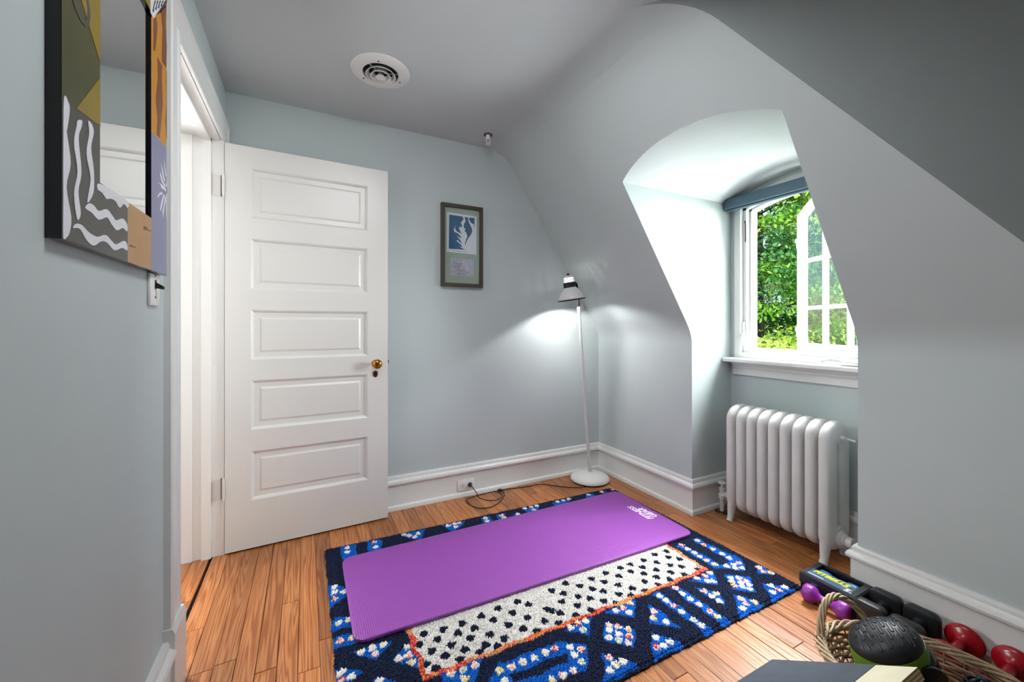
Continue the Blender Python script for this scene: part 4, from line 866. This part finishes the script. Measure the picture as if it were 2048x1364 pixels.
# ------------------------------------------------------------------ wicker basket
BC = Vector((1.553, .47, 0)); BA = R(118); ea, eb = .245, .192
def bpt(a, k, z): # point on the basket wall: angle, scale, height
    x_, y_ = ea * k * math.cos(a), eb * k * math.sin(a); return Vector((BC.x + x_ * math.cos(BA) - y_ * math.sin(BA), BC.y + x_ * math.sin(BA) + y_ * math.cos(BA), z))
bk = thing('wicker_basket', tuple(BC), 'oval willow basket with a twisted loop handle holding exercise gear on the floor', 'basket')
def kz(z): return .70 + .30 * min(1, (z / .118)) ** .7
NS = 34
for i in range(NS):
    a = 2 * math.pi * i / NS; MB().tube([bpt(a, .35, .006), bpt(a, .66, .006)] + [bpt(a, kz(z), z) for z in (.012, .03, .055, .08, .105)], .0024, 5).build('stake', 'wicker2', bk, True)
for k in range(11):
    z = .012 + k * .0092; n = NS * 3; P = []
    for j in range(n):
        a = 2 * math.pi * j / n; wv = .0042 * math.cos(a * NS / 2 + math.pi * (k % 2)); p = bpt(a, kz(z) + wv / .22, z + .002 * math.sin(a * 5 + k)); P.append(p)
    MB().tube(P, .0042, 6, closed=True).build('weaver', 'wicker' if k % 3 else 'wicker2', bk, True)
for k in range(5):
    n = 60; P = [bpt(2 * math.pi * j / n, .15 + k * .12, .006 + .002 * math.cos(j * math.pi / 2 + k)) for j in range(n)]; MB().tube(P, .003, 5, closed=True).build('base_weaver', 'wicker2', bk, True)
for k in range(5):
    n = 150; P = []
    for j in range(n):
        a = 2 * math.pi * j / n; ph = a * 8 + 2 * math.pi * k / 5; P.append(bpt(a, 1.0 + .010 * math.cos(ph) / .2, .118 + .009 * math.sin(ph)))
    MB().tube(P, .0040, 6, closed=True).build('rim_strand', 'wicker', bk, True)
ha = [bpt(R(-28), 1.0, .118), bpt(R(50), .96, .112)]
def handle(a0, a1, hh, out_):
    for k in range(5):
        P = []; n = 46
        for j in range(n + 1):
            t = j / n; a = a0 + (a1 - a0) * t; base = bpt(a, 1.0 + out_ * math.sin(math.pi * t), .112 + hh * math.sin(math.pi * t) ** .75); nrm = (base - Vector((BC.x, BC.y, base.z))).normalized(); ph = t * 10 + 2 * math.pi * k / 5
            P.append(base + nrm * (.0075 * math.cos(ph)) + Vector((0, 0, .0075 * math.sin(ph))))
        MB().tube(P, .0040, 6).build('handle_strand', 'wicker', bk, True)
def ang_of(x_, y_):
    dx, dy = x_ - BC.x, y_ - BC.y; u_, v_ = dx * math.cos(BA) + dy * math.sin(BA), -dx * math.sin(BA) + dy * math.cos(BA); return math.atan2(v_ / eb, u_ / ea)
h0, h1 = ang_of(1.440, .725), ang_of(1.660, .650)
if h0 < h1: h0, h1 = h1, h0
handle(h1, h0, .100, .02); handle(h1 + math.pi, h0 + math.pi, .100, .02)

# ------------------------------------------------------------------ roller lying in the basket
ab = thing('ab_roller', (1.47, .50, .02), 'lime green and black ab roller with a grooved rubber tread in the wicker basket', 'roller')
AC = Vector((1.505, .552, .185)); AA = Vector((-.34, .17, .92)).normalized()
aX = Vector((.80, -.60, 0)); aX = (aX - AA * aX.dot(AA)).normalized(); aY = AA.cross(aX)
RA, RB = .090, .072
def apt(u, v_, h): return AC + aX * u + aY * v_ + AA * h
def ell(sc, h, n=48, sh=0): return [apt(RA * sc * math.cos(2 * math.pi * k / n) + sh, RB * sc * math.sin(2 * math.pi * k / n), h) for k in range(n)]
def stack(rows_, caps=(True, True)):
    m = MB(); n = len(rows_[0]); m.add([p for r_ in rows_ for p in r_], [(i * n + k, i * n + (k + 1) % n, (i + 1) * n + (k + 1) % n, (i + 1) * n + k) for i in range(len(rows_) - 1) for k in range(n)] + ([tuple(range(n))[::-1]] if caps[0] else []) + ([tuple((len(rows_) - 1) * n + k for k in range(n))] if caps[1] else [])); return m
TP = [(.985, -.006), (1.0, .0), (.985, .009), (.93, .018), (.83, .026), (.68, .033), (.5, .038), (.3, .041), (.1, .042)]
stack([ell(*p) for p in TP]).build('tread', 'neo', ab, True, 60)
stack([ell(1.015, -.002), ell(1.03, -.010), ell(1.06, -.030), ell(1.07, -.055), ell(1.0, -.085), ell(.85, -.108), ell(.6, -.118)]).build('body', 'green', ab, True, 50)
stack([ell(.84, -.016, sh=.012), ell(.93, -.026, sh=.014), ell(.99, -.048, sh=.016), ell(.97, -.078, sh=.020), ell(.84, -.102, sh=.022), ell(.5, -.113, sh=.022)]).build('side_shell', 'gblack', ab, True, 50)
def dome(s_, t): # tread surface point
    r_ = math.hypot(s_, t); h = float(np.interp(r_, [p[0] for p in TP[::-1] if p[1] >= 0], [p[1] for p in TP[::-1] if p[1] >= 0])); return apt(RA * s_, RB * t, h + .0009)
random.seed(11)
for i in range(-6, 7):
    s0 = i * .15
    for j in (-1, 0, 1):
        t0 = j * .52 + (.26 if i % 2 else 0) - .16; P = []
        w_ = .045
        pts = [(s0 - w_, t0 + .34)] + [(s0 - w_, t0 + .34 - .085 * q_) for q_ in range(1, 5)] + [(s0 - w_ * math.cos(a), t0 - w_ * 1.4 * math.sin(a)) for a in (math.pi * .25, math.pi * .5, math.pi * .75)] + [(s0 + w_, t0 + .085 * q_) for q_ in range(0, 5)]
        pts = [(a + .12 * b_, b_) for a, b_ in pts]
        pts = [p for p in pts if math.hypot(*p) < .93]
        if len(pts) > 4: MB().tube([dome(*p) for p in pts], .0013, 5).build('tread_groove', 'neo', ab, True)
MB().lathe([(0, 0), (.046, 0), (.050, .006), (.050, .012), (.030, .018), (.017, .024), (.016, .07), (0, .072)], AC + aY * -.052 + aX * .040 - AA * .072, (aY * -1 - AA * .15), 32).build('hub', 'gblack', ab, True, 40)

# glossy dark openwork ball beside it
jb = thing('massage_ball', (1.63, .40, .06), 'small glossy dark openwork ball against the basket side', 'massage ball'); JC = Vector((1.655, .395, .10)); JR = .036
for k in range(4):
    a = math.pi * k / 4; MB().tube([JC + Vector((JR * math.cos(t) * math.cos(a), JR * math.cos(t) * math.sin(a), JR * math.sin(t))) for t in np.linspace(0, 2 * math.pi, 28, endpoint=False)], .0042, 8, closed=True).build('hoop', 'teal', jb, True)
for h in (-.5, .5):
    rr = JR * math.sqrt(1 - h * h); MB().tube([JC + Vector((rr * math.cos(t), rr * math.sin(t), JR * h)) for t in np.linspace(0, 2 * math.pi, 24, endpoint=False)], .0036, 8, closed=True).build('hoop', 'teal', jb, True)

# ------------------------------------------------------------------ slant board in the foreground
sb = thing('slant_board', (1.12, .6, 0), 'tilted plywood slant board with charcoal grip sheet in the foreground', 'exercise board')
SX0, SX1 = .90, 1.340; lo_ = Vector((0, .776, .0305)); hi_ = Vector((0, .429, .2685)); dv = hi_ - lo_; nv2 = Vector((0, -dv.z, dv.y)).normalized(); nv2 = -nv2 if nv2.z < 0 else nv2
def slab(x0, x1, t0, t1, n0, n1):
    m = MB(); q_ = lambda x_, t, n_: tuple(lo_ + dv * t + nv2 * n_ + Vector((x_, 0, 0)))
    m.add([q_(x_, t, n_) for n_ in (n0, n1) for t in (t0, t1) for x_ in (x0, x1)], [(0, 2, 3, 1), (4, 5, 7, 6), (0, 1, 5, 4), (2, 6, 7, 3), (0, 4, 6, 2), (1, 3, 7, 5)]); return m
PT_ = .0245
slab(SX0, SX1, 0, 1, -.001, -.0005).build('ply_layer', 'cream', sb)
for i in range(6): slab(SX0, SX1, 0.001, .999, -PT_ + (PT_ - .001) * i / 6, -PT_ + (PT_ - .001) * (i + 1) / 6).build('ply_layer', 'ply' if i % 2 else 'ply2', sb)
slab(SX0 + .001, SX1 - .001, .002, .765, -.0005, .0008).build('grip_sheet', 'slate', sb)
for x_ in (SX0 + .03, SX1 - .05):
    mb = MB(); a = lo_ + dv * .14 - nv2 * PT_; b_ = lo_ + dv * .97 - nv2 * PT_
    mb.prism([(x_, a.y, max(.0005, a.z)), (x_, a.y, .0005), (x_, b_.y, .0005), (x_, b_.y, b_.z)], (.02, 0, 0)); mb.build('support', 'ply2', sb)

# ------------------------------------------------------------------ outside the window
gr = MB(); gr.add([(2.6, -8, -3.2), (2.6, 30, -3.2), (9, 30, .2), (9, -8, .2), (60, 30, .62), (60, -8, .62)], [(0, 1, 2, 3), (3, 2, 4, 5)])
tag(gr.build('lawn', 'grass'), 'bright green lawn rising beyond the window', 'lawn', None, 'stuff')
def tree(cx_, cy_, zb, zt, rad, nleaf, seed, label, trunk_r=.09, zg=-1.5, tone=1.0, lsz=.062):
    rg = np.random.default_rng(seed); t = thing('tree', (cx_, cy_, zg), label, 'tree', 'trees outside the window')
    mb = MB(); mb.tube([(cx_, cy_, zg), (cx_ + .04, cy_ - .03, (zg + zb) / 2), (cx_, cy_, zb), (cx_ + .05, cy_ + .05, zt - .6)], [trunk_r, trunk_r * .85, trunk_r * .7, .03], 10)
    for k in range(22):
        a = rg.uniform(0, 6.28); z = rg.uniform(zb - .1, zt - .7); e_ = rad * rg.uniform(.6, .95); mb.tube([(cx_, cy_, z), (cx_ + e_ * .5 * math.cos(a), cy_ + e_ * .5 * math.sin(a), z + .25), (cx_ + e_ * math.cos(a), cy_ + e_ * math.sin(a), z + .3)], [.02, .012, .005], 6)
    mb.build('trunk', 'bark', t, True)
    # leaf sprays: clumps on the crown surface and inside
    nc = 230; a = rg.uniform(0, 2 * math.pi, nc); u = rg.uniform(-1, 1, nc); rr = rg.uniform(.45, 1.0, nc) ** .5
    zc, zh = (zb + zt) / 2, (zt - zb) / 2
    cl = np.stack([cx_ + rad * rr * np.sqrt(1 - .75 * u * u) * np.cos(a), cy_ + rad * rr * np.sqrt(1 - .75 * u * u) * np.sin(a), zc + zh * u], 1)
    ci = rg.integers(0, nc, nleaf); P = cl[ci] + rg.normal(0, 1, (nleaf, 3)) * np.array([.24, .24, .075])
    ya = rg.uniform(0, 2 * math.pi, nleaf); tilt = rg.normal(-.35, .6, nleaf); sz = lsz * rg.uniform(.6, 1.25, nleaf)
    d = np.stack([np.cos(ya) * np.cos(tilt), np.sin(ya) * np.cos(tilt), np.sin(tilt)], 1); s_ = np.stack([-np.sin(ya), np.cos(ya), rg.normal(0, .75, nleaf)], 1)
    shape = [(0, 0, 0), (.35, .30, .05), (.75, .26, .02), (1.1, 0, -.10), (.75, -.26, .02), (.35, -.30, .05)]
    up = np.array([0, 0, 1.0]); V = np.zeros((nleaf, 6, 3))
    for k, (x_, y_, z_) in enumerate(shape): V[:, k] = P + sz[:, None] * (d * x_ + s_ * y_ + up * z_)
    F = (np.array([(0, 1, 2, 3), (0, 3, 4, 5)])[None] + (np.arange(nleaf) * 6)[:, None, None]).reshape(-1, 4)
    me = bpy.data.meshes.new('foliage'); me.from_pydata((V.reshape(-1, 3) - np.array(t.location)).tolist(), [], F.tolist())
    pal = np.array([lin('44782a'), lin('78a83c'), lin('aeca54'), lin('dae584'), lin('54864a')]) * tone
    cc = np.ones((nleaf, 6, 4), np.float32); base = pal[rg.choice(5, nc, p=[.22, .24, .25, .18, .11])][ci] * rg.uniform(.75, 1.25, (nleaf, 1)); cc[:, :, :3] = base[:, None]
    ca = me.color_attributes.new('tint', 'FLOAT_COLOR', 'POINT'); ca.data.foreach_set('color', cc.ravel()); me.materials.append(M['leaf'])
    o = bpy.data.objects.new('foliage', me); C.objects.link(o); o.parent = t; o['kind'] = 'stuff'
tree(7.5, 4.55, .55, 5.6, 1.7, 56000, 1, 'bright green leafy tree straight outside the dormer window', zg=-.5)
tree(9.6, 3.5, .5, 5.8, 1.75, 46000, 2, 'leafy tree seen through the open window sash', zg=-.1)
tree(11.0, 7.2, .2, 6.5, 2.3, 26000, 4, 'darker tree behind the nearer foliage outside', zg=.2, tone=.6)
hs = thing('house', (30, 16.5, .3), 'white house glimpsed through the leaves beyond the lawn', 'house')
mb = MB(); mb.box((28, 12.5, .25), (33, 20.5, 3.6)); mb.build('walls', 'house', hs)
mb = MB(); mb.prism([(27.6, 12.2, 3.6), (33.4, 12.2, 3.6), (30.5, 12.2, 6.2)], (0, 8.6, 0)); mb.build('roof', 'roofm', hs)
for y_ in (13.6, 16, 18.4):
    mb = MB(); mb.box((27.95, y_, 1.2), (28.0, y_ + .9, 2.6)); f = mb.build('window', 'dglass', hs)
    mb = MB(); mb.box((27.92, y_ + .42, 1.2), (27.95, y_ + .48, 2.6)); mb.box((27.92, y_, 1.87), (27.95, y_ + .9, 1.93)); mb.build('muntin', 'house', f)
# neighbouring stone wing of the same building (mirrored in the open sash)
wg = thing('stone_wing', (3.4, 3.9, -3), 'sandstone wing of the building beside the dormer with an arched white window', 'building')
mb = MB(); mb.box((2.62, 3.93, -3), (4.6, 4.3, 3.2)); mb.build('mortar_bed', 'mortar', wg)
random.seed(21); z = -.6
while z < 3.1:
    h = random.choice((.16, .2, .24)); x_ = 2.63
    while x_ < 4.55:
        l_ = random.uniform(.25, .55); x2 = min(x_ + l_, 4.58)
        if not (x2 > 2.72 and x_ < 3.32 and z + h > .72 and z < 2.05): mb = MB(); mb.bbox((x_ + .008, 3.90 - random.random() * .02, z + .008), (x2 - .008, 3.95, z + h - .008), .012, seg=1); mb.build('stone', 'stone', wg)
        x_ = x2
    z += h
ww = MB(); ww.box((2.74, 3.915, .75), (3.30, 3.94, 2.02)); pw = ww.build('window_glass', 'dglass', wg)
mb = MB()
for x_ in (2.74, 2.92, 3.08, 3.26): mb.box((x_, 3.88, .75), (x_ + .04, 3.92, 1.85))
for z in (.75, 1.15, 1.55): mb.box((2.74, 3.88, z), (3.30, 3.92, z + .04))
for i in range(10):
    a0, a1 = math.pi * i / 10, math.pi * (i + 1) / 10; q_ = lambda a, r_: (3.02 - r_ * math.cos(a), 3.88, 1.80 + r_ * .75 * math.sin(a)); mb.prism([q_(a0, .24), q_(a1, .24), q_(a1, .28), q_(a0, .28)], (0, .04, 0))
mb.build('window_frame', 'house', wg)
